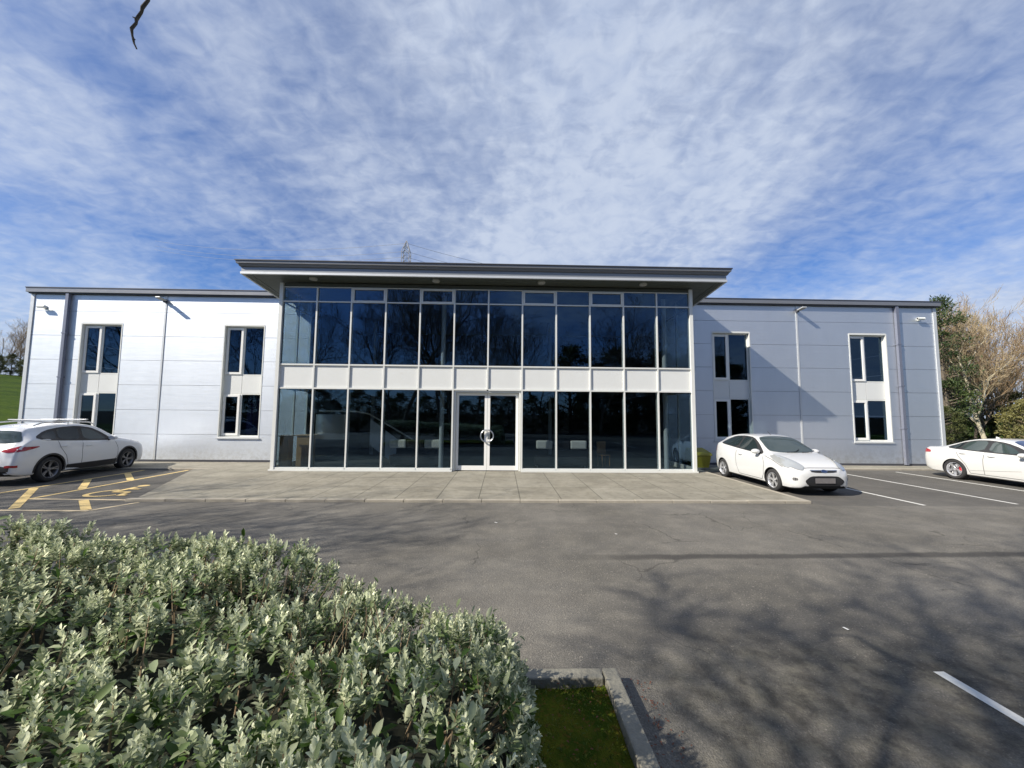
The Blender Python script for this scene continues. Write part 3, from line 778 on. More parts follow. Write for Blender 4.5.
# ------------------------------------------------------------------ cars
def curve(tab):
    """monotone-ish cubic through a table of (s, value)"""
    xs = np.array([t[0] for t in tab], float); ys = np.array([t[1] for t in tab], float)
    d = np.diff(ys) / np.diff(xs); m = np.zeros(len(xs)); m[0] = d[0]; m[-1] = d[-1]
    for i in range(1, len(xs)-1):
        m[i] = 0 if d[i-1]*d[i] <= 0 else 2*d[i-1]*d[i]/(d[i-1]+d[i])
    def f(x):
        x = min(max(x, xs[0]), xs[-1]); i = min(int(np.searchsorted(xs, x, 'right'))-1, len(xs)-2); i = max(i, 0)
        h = xs[i+1]-xs[i]; t = (x-xs[i])/h
        return ((2*t**3-3*t**2+1)*ys[i] + (t**3-2*t*t+t)*h*m[i] + (-2*t**3+3*t*t)*ys[i+1] + (t**3-t*t)*h*m[i+1])
    return f

class Car:
    """front at local -Y; stations s run from nose (0) to tail (L)"""
    def __init__(c, spec, root, paint):
        c.S = spec; c.L = spec['L']; c.root = root; c.paint = paint
        c.fn = {k: curve(spec[k]) for k in ('top', 'belt', 'w', 'rail', 'bot')}
        c.make_body()
    def ring(c, s):
        f = c.fn; w = f['w'](s); zt = f['top'](s); zb = f['belt'](s); bt = f['bot'](s); wr = f['rail'](s)
        zb = min(zb, zt - 0.015); g = zt - zb; sh = c.S.get('tumble', 0.93)
        H = zb - bt
        wr = min(wr, w * sh - 0.004)
        rail = zt - min(0.085, 0.32*g)
        P = [(0, bt), (w*0.55, bt), (w*0.90, bt + 0.012), (w*0.965, bt + 0.09*H + 0.02), (w*0.985, bt + 0.26*H), (w*1.0, bt + 0.48*H),
             (w*0.995, bt + 0.68*H), (w*0.975, bt + 0.86*H), (w*(sh + 0.025), zb - 0.035*min(1, H)), (w*sh, zb + 0.004),
             (w*sh*0.5 + wr*0.5, zb*0.5 + rail*0.5), (wr, rail), (wr*0.93, rail + (zt - rail)*0.55), (wr*0.72, rail + (zt - rail)*0.85), (wr*0.38, zt - (zt - rail)*0.03), (0, zt)]
        # smooth resample
        out = []
        for i in range(len(P)-1):
            p0 = P[max(i-1, 0)]; p1 = P[i]; p2 = P[i+1]; p3 = P[min(i+2, len(P)-1)]
            for t in (0, 0.5):
                q = []
                for k in (0, 1):
                    q.append(0.5*((2*p1[k]) + (-p0[k]+p2[k])*t + (2*p0[k]-5*p1[k]+4*p2[k]-p3[k])*t*t + (-p0[k]+3*p1[k]-3*p2[k]+p3[k])*t**3))
                out.append(tuple(q))
        out.append(P[-1])
        return out
    def make_body(c):
        L = c.L; n = 96
        ss = [L*(0.5 - 0.5*math.cos(math.pi*(i/n)))*0.55 + L*(i/n)*0.45 for i in range(n+1)]
        mb = MB(); rings = []
        for s in ss:
            r = c.ring(s)
            full = [(-y, z) for y, z in r] + [(y, z) for y, z in reversed(r[1:-1])]
            rings.append(full)
        m = len(rings[0])
        vs = [(y, s - L/2, z) for s, r in zip(ss, rings) for y, z in r]
        fs = [(i*m+k, i*m+(k+1) % m, (i+1)*m+(k+1) % m, (i+1)*m+k) for i in range(n) for k in range(m)]
        # closing caps, as strips between left and right
        for i, flip in ((0, 1), (n, 0)):
            h = m//2
            for k in range(h):
                a, b = i*m+k, i*m+k+1; c2, d = i*m+(m-k-1) % m, i*m+(m-k) % m
                f = [a, b, c2, d] if k not in (0, h-1) else ([a, b, c2] if k == 0 else [a, b, d])
                f = list(dict.fromkeys(f)); fs.append(tuple(reversed(f)) if flip else tuple(f))
        mb.add(vs, fs)
        c.body = mb.build('body', [c.paint, 'void'], c.root, smooth=True)
        bm = bmesh.new(); bm.from_mesh(c.body.data); bmesh.ops.triangulate(bm, faces=bm.faces[:])
        c.bvh = BVHTree.FromBMesh(bm); bm.free()
    def arches(c, axles, rad, z):
        """cut the wheel arches out of the shell"""
        hw = c.S['W']/2
        for s in axles:
            for sx in (-1, 1):
                cyl = MB(); n = 48; y0 = s - c.L/2
                a, b = (sx*(hw - 0.30), sx*(hw + 0.2))
                vs = []; 
                for x in (a, b):
                    for k in range(n):
                        t = 2*math.pi*k/n; vs.append((x, y0 + rad*math.cos(t), z + rad*math.sin(t)))
                fs = [tuple(reversed(range(n))), tuple(range(n, 2*n))] + [(k, (k+1) % n, (k+1) % n + n, k+n) for k in range(n)]
                cyl.add(vs, fs); co = cyl.build('cutter', 'void')
                md = c.body.modifiers.new('b', 'BOOLEAN'); md.operation = 'DIFFERENCE'; md.object = co; md.solver = 'EXACT'
                c.body.parent = None
                bpy.context.view_layer.update()
                dg = bpy.context.evaluated_depsgraph_get()
                me = bpy.data.meshes.new_from_object(c.body.evaluated_get(dg), depsgraph=dg)
                c.body.modifiers.clear()
                if len(me.polygons) > 200: c.body.data = me
                c.body.parent = c.root
                bpy.data.objects.remove(co)
        me = c.body.data; me.name = 'body'
        if len(me.materials) < 2: me.materials.append(M['void'])
        for p in me.polygons:
            q = p.center
            p.material_index = 0
            for s in axles:
                r = math.hypot(q.y - (s - c.L/2), q.z - z)
                inner = abs(abs(q.x) - (hw - 0.30)) < 0.01
                if (r < rad - 0.0005 and inner) or (abs(r - rad) < 0.006 and abs(p.normal.x) < 0.3 and abs(q.x) > hw - 0.301):
                    p.material_index = 1
            if q.z < c.fn['bot'](q.y + c.L/2) + 0.012: p.material_index = 1
    def hit(c, p, d=None, off=0.004):
        if d is None:
            loc, nor, _, _ = c.bvh.find_nearest(p)
        else:
            loc, nor, _, _ = c.bvh.ray_cast(Vector(p) - Vector(d)*3, Vector(d))
            if loc is None: loc, nor, _, _ = c.bvh.find_nearest(p)
        if nor.dot(Vector(loc) - Vector((0, loc.y, 0.6))) < 0: nor = -nor
        return loc + nor*off
    def patch(c, name, pts, mat, d=None, off=0.004, step=0.06, parent=None, label=None, smoothn=2, thick=0.0):
        """pts: outline in 3-D (x, s, z); laid onto the shell"""
        pts = [Vector((p[0], p[1] - c.L/2, p[2])) for p in pts]
        # round the outline
        for _ in range(smoothn):
            q = []
            for i in range(len(pts)):
                a, b = pts[i], pts[(i+1) % len(pts)]
                q += [a*0.75 + b*0.25, a*0.25 + b*0.75] if _ == 0 and smoothn > 1 else [a*0.8 + b*0.2, a*0.2 + b*0.8]
            pts = q
        bm = bmesh.new(); vs = [bm.verts.new(p) for p in pts]; f = bm.faces.new(vs); bm.normal_update()
        lo = [min(p[k] for p in pts) for k in range(3)]; hi = [max(p[k] for p in pts) for k in range(3)]
        for k in range(3):
            if d is not None and abs(d[k]) > 0.9: continue
            nn = int((hi[k]-lo[k])/step)
            no = Vector((0, 0, 0)); no[k] = 1
            for i in range(1, nn+1):
                co = Vector((0, 0, 0)); co[k] = lo[k] + (hi[k]-lo[k])*i/(nn+1)
                bmesh.ops.bisect_plane(bm, geom=bm.verts[:]+bm.edges[:]+bm.faces[:], plane_co=co, plane_no=no)
        for v in bm.verts: v.co = c.hit(v.co, d, off)
        bmesh.ops.recalc_face_normals(bm, faces=bm.faces)
        # outwards
        fc = bm.faces[:]
        sgn = sum(ff.normal.dot(ff.calc_center_median() - Vector((0, ff.calc_center_median().y*0.8, 0.6)))*ff.calc_area() for ff in fc)
        if sgn < 0: bmesh.ops.reverse_faces(bm, faces=fc)
        for ff in bm.faces: ff.smooth = True
        me = bpy.data.meshes.new(name); bm.to_mesh(me); bm.free(); me.materials.append(M[mat])
        o = bpy.data.objects.new(name, me); COL.objects.link(o); o.parent = parent or c.root
        if label: o['label'] = label
        return o
    def both(c, name, pts, mat, **kw):
        for sx in (-1, 1):
            kk = dict(kw)
            if kk.get('d') is not None: kk['d'] = (kk['d'][0]*sx, kk['d'][1], kk['d'][2])
            o = c.patch(name, [(p[0]*sx, p[1], p[2]) for p in pts], mat, **kk)
        return o
    def side(c, name, pts, mat, **kw):
        return c.both(name, [(c.S['W']/2, p[0], p[1]) for p in pts], mat, d=(-1, 0, 0), **kw)
    def lines(c, name, polys, mat, w=0.012, off=0.003, parent=None):
        """shut lines on both flanks; polys are lists of (s, z)"""
        for sx in (-1, 1):
            mb = MB()
            for pl in polys:
                P = []
                for a, b in zip(pl[:-1], pl[1:]):
                    nn = max(2, int(math.dist(a, b)/0.06))
                    P += [(a[0]+(b[0]-a[0])*i/nn, a[1]+(b[1]-a[1])*i/nn) for i in range(nn)]
                P.append(pl[-1])
                V = []
                for i, p in enumerate(P):
                    q = P[min(i+1, len(P)-1)]; r = P[max(i-1, 0)]; t = Vector((q[0]-r[0], q[1]-r[1])).normalized()
                    for e in (-w/2, w/2):
                        V.append(c.hit((sx*c.S['W']/2, p[0]-t.y*e - c.L/2, p[1]+t.x*e), (-sx, 0, 0), off))
                mb.add(V, [(2*i, 2*i+1, 2*i+3, 2*i+2) for i in range(len(P)-1)])
            mb.build(name, mat, parent or c.root)
    def wheels(c, axles, r, z, width, rim, spokes, style, track):
        tm = MB(); w = width/2
        tm.lathe([(-w*0.9, r*0.66), (-w, r*0.74), (-w, r*0.90), (-w*0.82, r*0.97), (-w*0.5, r), (w*0.5, r), (w*0.82, r*0.97), (w, r*0.90), (w, r*0.74), (w*0.9, r*0.66)], 48, 'x')
        rm = MB()
        rm.lathe([(w*0.93, r*0.70), (w*0.95, r*0.67), (w*0.80, r*0.63), (w*0.2, r*0.60), (-w*0.9, r*0.62)], 48, 'x')
        rm.lathe([(w*0.10, r*0.60), (w*0.05, 0.001)], 32, 'x', mi=1)
        rm.lathe([(w*0.55, r*0.001), (w*0.72, r*0.03), (w*0.70, r*0.14), (w*0.4, r*0.17), (w*0.1, r*0.17)], 24, 'x')
        for k in range(spokes):
            a = 2*math.pi*k/spokes
            subs = [(0.0, 0.0)] if style == 'single' else [(-0.14, -0.05), (0.14, 0.05)]
            for o_out, o_in in subs:
                V = []
                for rr, ang, xf, hw_ in ((r*0.12, a + o_in, w*0.62, r*0.045 if style != 'single' else r*0.085), (r*0.40, a + o_out*0.8, w*0.62, r*0.040 if style != 'single' else r*0.075), (r*0.655, a + o_out, w*0.82, r*0.035 if style != 'single' else r*0.09)):
                    cy, cz = rr*math.cos(ang), rr*math.sin(ang); ty, tz = -math.sin(ang), math.cos(ang)
                    for e in (-1, 1):
                        V.append((xf, cy + ty*hw_*e, cz + tz*hw_*e)); V.append((xf - 0.03, cy + ty*hw_*e*1.2, cz + tz*hw_*e*1.2))
                F = []
                for i in (0, 4): F += [(i, i+2, i+6, i+4), (i, i+4, i+5, i+1), (i+2, i+3, i+7, i+6)]
                rm.add(V, F)
        first = None
        for s in axles:
            for sx in (-1, 1):
                if first is None:
                    wh = rm.build('wheel', [rim, 'void'], c.root, smooth=True)
                    ty = tm.build('tyre', 'rubber', wh, smooth=True); first = (wh, ty)
                else:
                    wh = first[0].copy(); COL.objects.link(wh); wh.parent = c.root
                    ty = first[1].copy(); COL.objects.link(ty); ty.parent = wh
                wh.location = (sx*track, s - c.L/2, z); wh.rotation_euler = (R(random.uniform(0, 60)), 0, 0 if sx > 0 else math.pi)
    def mirrors(c, s, z, x, mat=None):
        for sx in (-1, 1):
            m = MB()
            V = []; n = 14
            for (t, k) in ((-0.09, 0.30), (-0.06, 0.80), (0.0, 1.0), (0.055, 0.96), (0.065, 0.85)):
                for i in range(n):
                    a = 2*math.pi*i/n
                    V.append((sx*(x + 0.105 + 0.115*k*math.cos(a)), s - c.L/2 + t, z + 0.072*k*math.sin(a)))
            F = [(j*n+i, j*n+(i+1) % n, (j+1)*n+(i+1) % n, (j+1)*n+i) for j in range(4) for i in range(n)]
            F += [tuple(range(n)), tuple(4*n + i for i in range(n))]
            m.add(V, F)
            o = m.build('mirror', mat or c.paint, c.root, smooth=True)
            q = MB(); q.tube([(sx*(x - 0.05), s - c.L/2 + 0.02, z - 0.08), (sx*(x + 0.06), s - c.L/2, z - 0.03)], 0.025, 8)
            q.build('mirror_arm', 'black', o, smooth=True)
    def handle(c, s, z, ln=0.17):
        for sx in (-1, 1):
            m = MB(); P = []
            for i in range(7):
                t = i/6; P.append(c.hit((sx*c.S['W']/2, s + ln*(t-0.5) - c.L/2, z), (-sx, 0, 0), 0.012 + 0.022*math.sin(math.pi*t)))
            m.tube(P, [0.008, 0.013, 0.014, 0.014, 0.014, 0.013, 0.008], 8); m.build('door_handle', c.paint, c.root, smooth=True)

#
# --- small hatchback (facing the lane)
hb = empty('hatchback_car', (8.46, 11.98, 0), 'small white three door hatchback parked at the right corner of the glass entrance', 'car', R(0.0))
H1 = Car(dict(L=3.95, W=1.72,
    top=[(0, .58), (.03, .66), (.10, .72), (.25, .82), (.50, .91), (.80, .98), (1.02, 1.02), (1.35, 1.20), (1.70, 1.375), (2.0, 1.455), (2.3, 1.48), (2.7, 1.475), (3.1, 1.43), (3.45, 1.36), (3.62, 1.30), (3.74, 1.14), (3.86, .97), (3.92, .88), (3.95, .60)],
    belt=[(0, .50), (.03, .56), (.10, .62), (.25, .715), (.50, .81), (.80, .885), (1.1, .925), (1.6, .96), (2.2, 1.00), (2.8, 1.06), (3.3, 1.11), (3.6, 1.11), (3.8, .98), (3.9, .86), (3.95, .55)],
    w=[(0, .50), (.02, .58), (.06, .66), (.13, .73), (.28, .80), (.5, .84), (.8, .86), (1.6, .858), (2.4, .86), (3.2, .858), (3.5, .84), (3.75, .79), (3.88, .72), (3.93, .66), (3.95, .60)],
    rail=[(0, .40), (.1, .54), (.3, .64), (.6, .71), (1.0, .74), (1.35, .68), (1.75, .605), (2.2, .585), (2.9, .575), (3.4, .545), (3.62, .53), (3.85, .60), (3.95, .5)],
    bot=[(0, .34), (.02, .26), (.08, .20), (.3, .17), (2, .18), (3.6, .19), (3.85, .24), (3.93, .30), (3.95, .38)], tumble=0.925), hb, 'paint')
H1.arches((0.80, 3.28), 0.345, 0.30)
H1.side('window_trim', [(1.17, .945), (1.60, 1.235), (1.92, 1.395), (2.35, 1.425), (2.85, 1.395), (3.22, 1.285), (3.44, 1.15), (3.30, 1.105), (2.4, 1.02), (1.7, .975)], 'black', off=.003, smoothn=1)
H1.side('side_window', [(1.47, 1.00), (1.75, 1.25), (1.98, 1.370), (2.34, 1.395), (2.42, 1.04), (1.9, 1.01)], 'carglass', off=.006, smoothn=1)
H1.side('side_window', [(2.50, 1.055), (2.43, 1.39), (2.82, 1.365), (3.15, 1.265), (3.33, 1.155), (3.26, 1.125)], 'carglass', off=.006, smoothn=1)
T = lambda pts: [(x, s, 1.2) for s, x in pts]
H1.patch('windscreen', T([(1.00, 0), (1.02, .35), (1.12, .64), (1.25, .66), (1.80, .545), (1.86, .3), (1.88, 0), (1.86, -.3), (1.80, -.545), (1.25, -.66), (1.12, -.64), (1.02, -.35)]), 'carglass_grey', d=(0, 0, -1), off=.005, step=.07, smoothn=1)
H1.patch('rear_window', T([(3.64, 0), (3.655, .44), (3.80, .53), (3.83, 0), (3.80, -.53), (3.655, -.44)]), 'carglass', d=(0, 0, -1), off=.005, smoothn=1)
Fp = lambda pts: [(x, 0.05, z) for x, z in pts]
H1.patch('lower_grille', Fp([(-.46, .30), (-.53, .40), (-.40, .50), (-.30, .525), (.30, .525), (.40, .50), (.53, .40), (.46, .30), (.3, .275), (-.3, .275)]), 'black', d=(0, 1, 0), off=.006, smoothn=1, step=.05)
H1.patch('number_plate', Fp([(-.27, .345), (-.27, .475), (.27, .475), (.27, .345)]), 'plate', d=(0, 1, 0), off=.022, smoothn=0, label='blurred grey front number plate')
H1.patch('upper_grille', Fp([(-.36, .625), (-.33, .652), (.33, .652), (.36, .625), (.2, .605), (-.2, .605)]), 'black', d=(0, 1, 0), off=.006, smoothn=1)
H1.patch('grille_bar', Fp([(-.37, .655), (-.35, .668), (.35, .668), (.37, .655)]), 'steel', d=(0, 1, 0), off=.010, smoothn=0)
H1.patch('badge', Fp([(.085*math.cos(t*math.pi/8), .640 + .036*math.sin(t*math.pi/8)) for t in range(16)]), 'steel', d=(0, 1, 0), off=.014, smoothn=0)
H1.patch('badge', Fp([(.072*math.cos(t*math.pi/8), .640 + .028*math.sin(t*math.pi/8)) for t in range(16)]), 'badge', d=(0, 1, 0), off=.018, smoothn=0)
H1.both('headlight', [(.50, .12, .62), (.62, .16, .63), (.76, .38, .70), (.80, .70, .82), (.74, 1.00, .90), (.68, .85, .905), (.58, .50, .83), (.50, .28, .76), (.44, .16, .70)], 'clear_lamp', off=.018, smoothn=1, step=.035)
H1.both('fog_light', [(.62, .12, .40), (.70, .18, .40), (.70, .18, .47), (.62, .12, .46)], 'black', off=.006, smoothn=2, step=.04)
H1.both('tail_light', [(.66, 3.80, .82), (.74, 3.70, .84), (.72, 3.66, 1.05), (.62, 3.70, 1.10)], 'red_lamp', off=.006, smoothn=1)
H1.lines('shut_line', [[(1.22, .93), (1.12, .70), (1.16, .42), (1.25, .26)], [(2.46, 1.02), (2.50, .80), (2.46, .5), (2.35, .27)], [(1.25, .262), (2.35, .268)], [(.42, .70), (.80, .845), (1.15, .925)]], 'seam', w=.013)
H1.lines('sill', [[(1.18, .205), (2.90, .205)]], 'black', w=.04)
H1.patch('bonnet_line', Fp([(-.60, .70), (-.35, .722), (.35, .722), (.60, .70), (.60, .692), (.35, .712), (-.35, .712), (-.60, .692)]), 'seam', d=(0, 1, 0), off=.003, smoothn=0)
H1.mirrors(1.38, 1.02, .80); H1.handle(2.25, .86)
H1.wheels((0.80, 3.28), .30, .30, .195, 'alloy', 5, 'double', .745)
for sx in (0.2, -0.25):
    wm_ = MB(); wm_.tube([H1.hit((sx, 1.0 - 1.975, 1.2), (0, 0, -1), .02), H1.hit((sx + .28, 1.04 - 1.975, 1.2), (0, 0, -1), .02), H1.hit((sx + .48, 1.16 - 1.975, 1.2), (0, 0, -1), .02)], .008, 6); wm_.build('wiper', 'black', hb)
MB().tube([(0, 2.0 - 1.975, 1.46), (0, 2.14 - 1.975, 1.56)], .006, 6).build('aerial', 'black', hb)
tg = MB(); tg.tube([(0.02, 1.55 - 1.975, 1.30), (0.02, 1.50 - 1.975, 1.15)], .02, 8)

# --- saloon (cut by the right edge of the picture)
sa = empty('saloon_car', (16.42, 11.72, 0), 'bright white four door saloon with red brake calipers parked at the far right', 'car', R(0.0))
S1 = Car(dict(L=4.71, W=1.83,
    top=[(0, .60), (.03, .68), (.12, .76), (.35, .84), (.8, .91), (1.25, .97), (1.42, 1.0), (1.8, 1.18), (2.2, 1.345), (2.5, 1.415), (2.8, 1.44), (3.1, 1.425), (3.5, 1.35), (3.85, 1.22), (4.15, 1.10), (4.4, 1.065), (4.58, 1.055), (4.64, 1.01), (4.68, .90), (4.71, .65)],
    belt=[(0, .52), (.03, .60), (.12, .68), (.35, .75), (.8, .83), (1.3, .89), (1.9, .93), (2.8, .965), (3.6, 1.0), (4.1, 1.02), (4.4, 1.015), (4.58, .98), (4.66, .88), (4.71, .60)],
    w=[(0, .60), (.02, .68), (.07, .76), (.16, .82), (.35, .875), (.7, .905), (1.4, .908), (2.5, .905), (3.5, .912), (4.0, .905), (4.35, .875), (4.55, .83), (4.65, .77), (4.71, .68)],
    rail=[(0, .5), (.2, .66), (.6, .74), (1.3, .78), (1.7, .72), (2.2, .63), (2.8, .60), (3.3, .585), (3.8, .60), (4.2, .66), (4.5, .70), (4.71, .6)],
    bot=[(0, .32), (.03, .24), (.1, .18), (.4, .16), (2.5, .17), (4.3, .19), (4.55, .25), (4.66, .31), (4.71, .40)], tumble=0.93), sa, 'paint_bright')
S1.arches((0.80, 3.65), 0.360, 0.335)
S1.side('window_trim', [(1.62, .955), (2.05, 1.195), (2.40, 1.325), (2.80, 1.375), (3.20, 1.355), (3.60, 1.255), (3.95, 1.095), (3.80, 1.035), (2.8, .985)], 'black', off=.003, smoothn=1)
S1.side('side_window', [(1.95, 1.00), (2.22, 1.19), (2.45, 1.29), (2.72, 1.335), (2.74, 1.01)], 'carglass_grey', off=.006, smoothn=1)
S1.side('side_window', [(2.86, 1.015), (2.83, 1.345), (3.18, 1.33), (3.42, 1.27), (3.50, 1.04)], 'carglass_grey', off=.006, smoothn=1)
S1.side('side_window', [(3.56, 1.05), (3.49, 1.25), (3.62, 1.21), (3.85, 1.09), (3.78, 1.06)], 'carglass', off=.006, smoothn=1)
S1.patch('windscreen', T([(1.40, 0), (1.42, .4), (1.52, .68), (1.66, .69), (2.28, .565), (2.36, .3), (2.38, 0), (2.36, -.3), (2.28, -.565), (1.66, -.69), (1.52, -.68), (1.42, -.4)]), 'carglass_blue', d=(0, 0, -1), off=.005, step=.07, smoothn=1)
S1.patch('rear_window', T([(3.45, 0), (3.47, .48), (4.02, .58), (4.10, 0), (4.02, -.58), (3.47, -.48)]), 'carglass', d=(0, 0, -1), off=.005, smoothn=1)
S1.patch('kidney_grille', Fp([(-.34, .42), (-.30, .66), (-.03, .68), (-.03, .40)]), 'black', d=(0, 1, 0), off=.006, smoothn=1)
S1.patch('kidney_grille', Fp([(.34, .42), (.30, .66), (.03, .68), (.03, .40)]), 'black', d=(0, 1, 0), off=.006, smoothn=1)
S1.both('headlight', [(.46, .10, .60), (.70, .22, .62), (.82, .50, .70), (.78, .50, .76), (.60, .25, .74), (.45, .12, .70)], 'clear_lamp', off=.007, smoothn=1, step=.05)
S1.both('tail_light', [(.60, 4.68, .86), (.78, 4.62, .84), (.88, 4.36, .86), (.87, 4.38, .95), (.76, 4.60, .98), (.60, 4.66, .98)], 'red_lamp', off=.006, smoothn=1)
S1.lines('shut_line', [[(1.62, .93), (1.50, .72), (1.50, .45), (1.62, .26)], [(2.80, .98), (2.83, .75), (2.82, .28)], [(3.60, 1.0), (3.50, .80), (3.30, .55), (3.20, .28)], [(1.62, .262), (3.20, .272)]], 'seam', w=.013)
S1.lines('flank_crease', [[(1.9, .50), (2.6, .42), (3.2, .36)]], 'seam', w=.006)
S1.mirrors(1.80, .985, .86); S1.handle(2.62, .87, .19); S1.handle(3.38, .90, .19)
S1.wheels((0.80, 3.65), .335, .335, .225, 'alloy', 5, 'double', .795)
for s in (0.80, 3.65):
    for sx in (-1, 1):
        q = MB(); q.lathe([(0, .17), (.004, .17), (.004, .001)], 24, 'x', (sx*.81, s - 4.71/2, .335)); q.build('brake_disc', 'steel', sa)
        q = MB(); q.box(sx*.80 - .03, sx*.80 + .03, s - 4.71/2 - .20, s - 4.71/2 - .09, .25, .43); q.build('brake_caliper', 'red', sa, bevel=.01)
MB().add([(0, 3.0 - 2.355, 1.435), (.02, 3.12 - 2.355, 1.425), (-.02, 3.12 - 2.355, 1.425), (0, 3.12 - 2.355, 1.485)], [(0, 1, 3), (0, 3, 2), (1, 2, 3)]).build('aerial_fin', 'paint_bright', sa)

# --- sport utility vehicle nosed up to the left wing
su = empty('suv_car', (-14.24, 12.98, 0), 'white sport utility vehicle with silver roof bars parked nose in at the left wing', 'car', R(186.0))
U1 = Car(dict(L=4.41, W=1.82,
    top=[(0, .70), (.03, .80), (.12, .88), (.35, .97), (.8, 1.06), (1.15, 1.12), (1.5, 1.32), (1.9, 1.53), (2.2, 1.60), (2.6, 1.635), (3.1, 1.63), (3.6, 1.58), (3.92, 1.52), (4.02, 1.44), (4.15, 1.22), (4.27, 1.05), (4.36, .93), (4.40, .80), (4.41, .60)],
    belt=[(0, .60), (.03, .70), (.12, .79), (.35, .88), (.8, .97), (1.2, 1.02), (1.9, 1.06), (2.6, 1.10), (3.3, 1.16), (3.8, 1.22), (4.0, 1.20), (4.2, 1.06), (4.33, .92), (4.41, .55)],
    w=[(0, .62), (.02, .70), (.07, .77), (.16, .82), (.35, .87), (.7, .90), (1.4, .905), (2.5, .902), (3.5, .910), (3.9, .90), (4.15, .87), (4.3, .83), (4.38, .77), (4.41, .70)],
    rail=[(0, .5), (.2, .68), (.6, .76), (1.1, .79), (1.5, .73), (2.0, .655), (2.6, .635), (3.2, .625), (3.7, .60), (3.95, .58), (4.2, .66), (4.41, .6)],
    bot=[(0, .40), (.03, .30), (.1, .24), (.4, .21), (2.5, .22), (4.1, .24), (4.3, .28), (4.38, .33), (4.41, .42)], tumble=0.925), su, 'paint_pearl')
U1.arches((0.88, 3.52), 0.40, 0.355)
U1.side('window_trim', [(1.42, 1.05), (1.80, 1.32), (2.10, 1.475), (2.55, 1.545), (3.10, 1.525), (3.55, 1.44), (3.93, 1.255), (3.75, 1.175), (3.1, 1.125), (2.2, 1.075)], 'black', off=.003, smoothn=1)
U1.side('side_window', [(1.68, 1.09), (1.95, 1.31), (2.16, 1.425), (2.48, 1.49), (2.50, 1.12)], 'carglass_grey', off=.006, smoothn=1)
U1.side('side_window', [(2.62, 1.125), (2.58, 1.50), (3.05, 1.485), (3.25, 1.45), (3.28, 1.17)], 'carglass', off=.006, smoothn=1)
U1.side('side_window', [(3.35, 1.18), (3.32, 1.43), (3.52, 1.39), (3.80, 1.255), (3.68, 1.205)], 'carglass', off=.006, smoothn=1)
U1.patch('windscreen', T([(1.14, 0), (1.16, .4), (1.26, .68), (1.42, .70), (2.00, .60), (2.08, .3), (2.10, 0), (2.08, -.3), (2.00, -.60), (1.42, -.70), (1.26, -.68), (1.16, -.4)]), 'carglass', d=(0, 0, -1), off=.005, step=.07, smoothn=1)
U1.patch('rear_window', [(x, s, z) for x, s, z in ((-.52, 4.0, 1.44), (.52, 4.0, 1.44), (.62, 4.07, 1.36), (.72, 4.16, 1.17), (.5, 4.23, 1.13), (0, 4.25, 1.12), (-.5, 4.23, 1.13), (-.72, 4.16, 1.17), (-.62, 4.07, 1.36))], 'carglass_grey', off=.007, smoothn=1)
U1.both('tail_light', [(.46, 4.36, .92), (.62, 4.37, .88), (.82, 4.26, .90), (.905, 3.88, 1.00), (.90, 3.86, 1.03), (.80, 4.16, 1.02), (.62, 4.30, .99), (.47, 4.34, .96)], 'red_lamp', off=.009, smoothn=1, step=.05)
U1.patch('number_plate', [(-.26, 4.42, .72), (-.26, 4.42, .83), (.26, 4.42, .83), (.26, 4.42, .72)], 'plate_pale', d=(0, -1, 0), off=.010, smoothn=0)
U1.patch('lower_bumper', [(-.70, 4.35, .40), (-.72, 4.35, .50), (-.5, 4.42, .55), (.5, 4.42, .55), (.72, 4.35, .50), (.70, 4.35, .40)], 'black', d=(0, -1, 0), off=.006, smoothn=0)
U1.both('rear_reflector', [(.62, 4.38, .50), (.80, 4.30, .50), (.79, 4.30, .56), (.62, 4.38, .55)], 'red_lamp', off=.014, smoothn=0)
U1.both('headlight', [(.50, .12, .76), (.70, .25, .78), (.80, .75, .96), (.70, .60, .96), (.50, .25, .86)], 'clear_lamp', off=.007, smoothn=1, step=.05)
U1.lines('shut_line', [[(1.42, 1.03), (1.32, .78), (1.32, .50), (1.45, .36)], [(2.56, 1.09), (2.60, .80), (2.58, .36)], [(3.34, 1.15), (3.28, .95), (3.10, .70), (3.00, .40)]], 'seam', w=.013)
U1.lines('sill', [[(1.34, .345), (3.06, .345)]], 'black', w=.17, off=.012)
arc_ = lambda s0, r, a0, a1: [(s0 + r*math.cos(R(a)), .355 + r*math.sin(R(a))) for a in range(a0, a1 + 1, 10)]
for s_ in (.88, 3.52): U1.lines('arch_trim', [arc_(s_, .425, -10, 190)], 'black', w=.05)
U1.mirrors(1.62, 1.13, .86); U1.handle(2.38, .93, .19); U1.handle(3.18, .97, .19)
U1.wheels((0.88, 3.52), .355, .355, .225, 'alloy_shaded', 5, 'double', .79)
for sx in (-1, 1):
    q = MB(); P = [(sx*.60, 1.95 - 2.205, 1.575), (sx*.605, 2.1 - 2.205, 1.645), (sx*.60, 2.8 - 2.205, 1.695), (sx*.585, 3.5 - 2.205, 1.665), (sx*.565, 3.75 - 2.205, 1.58)]
    q.tube(P, .020, 8); q.tube([(sx*.60, 2.8 - 2.205, 1.60), (sx*.60, 2.8 - 2.205, 1.69)], .016, 8); q.build('roof_rail', 'steel', su, smooth=True)
for s in (2.25, 3.15):
    q = MB(); q.box(-.66, .66, s - 2.205 - .035, s - 2.205 + .035, 1.715, 1.748); q.build('cross_bar', 'steel', su, bevel=.01)

su.scale = (1, 1, 1.035)

hb.scale = (1, .985, 1.03)
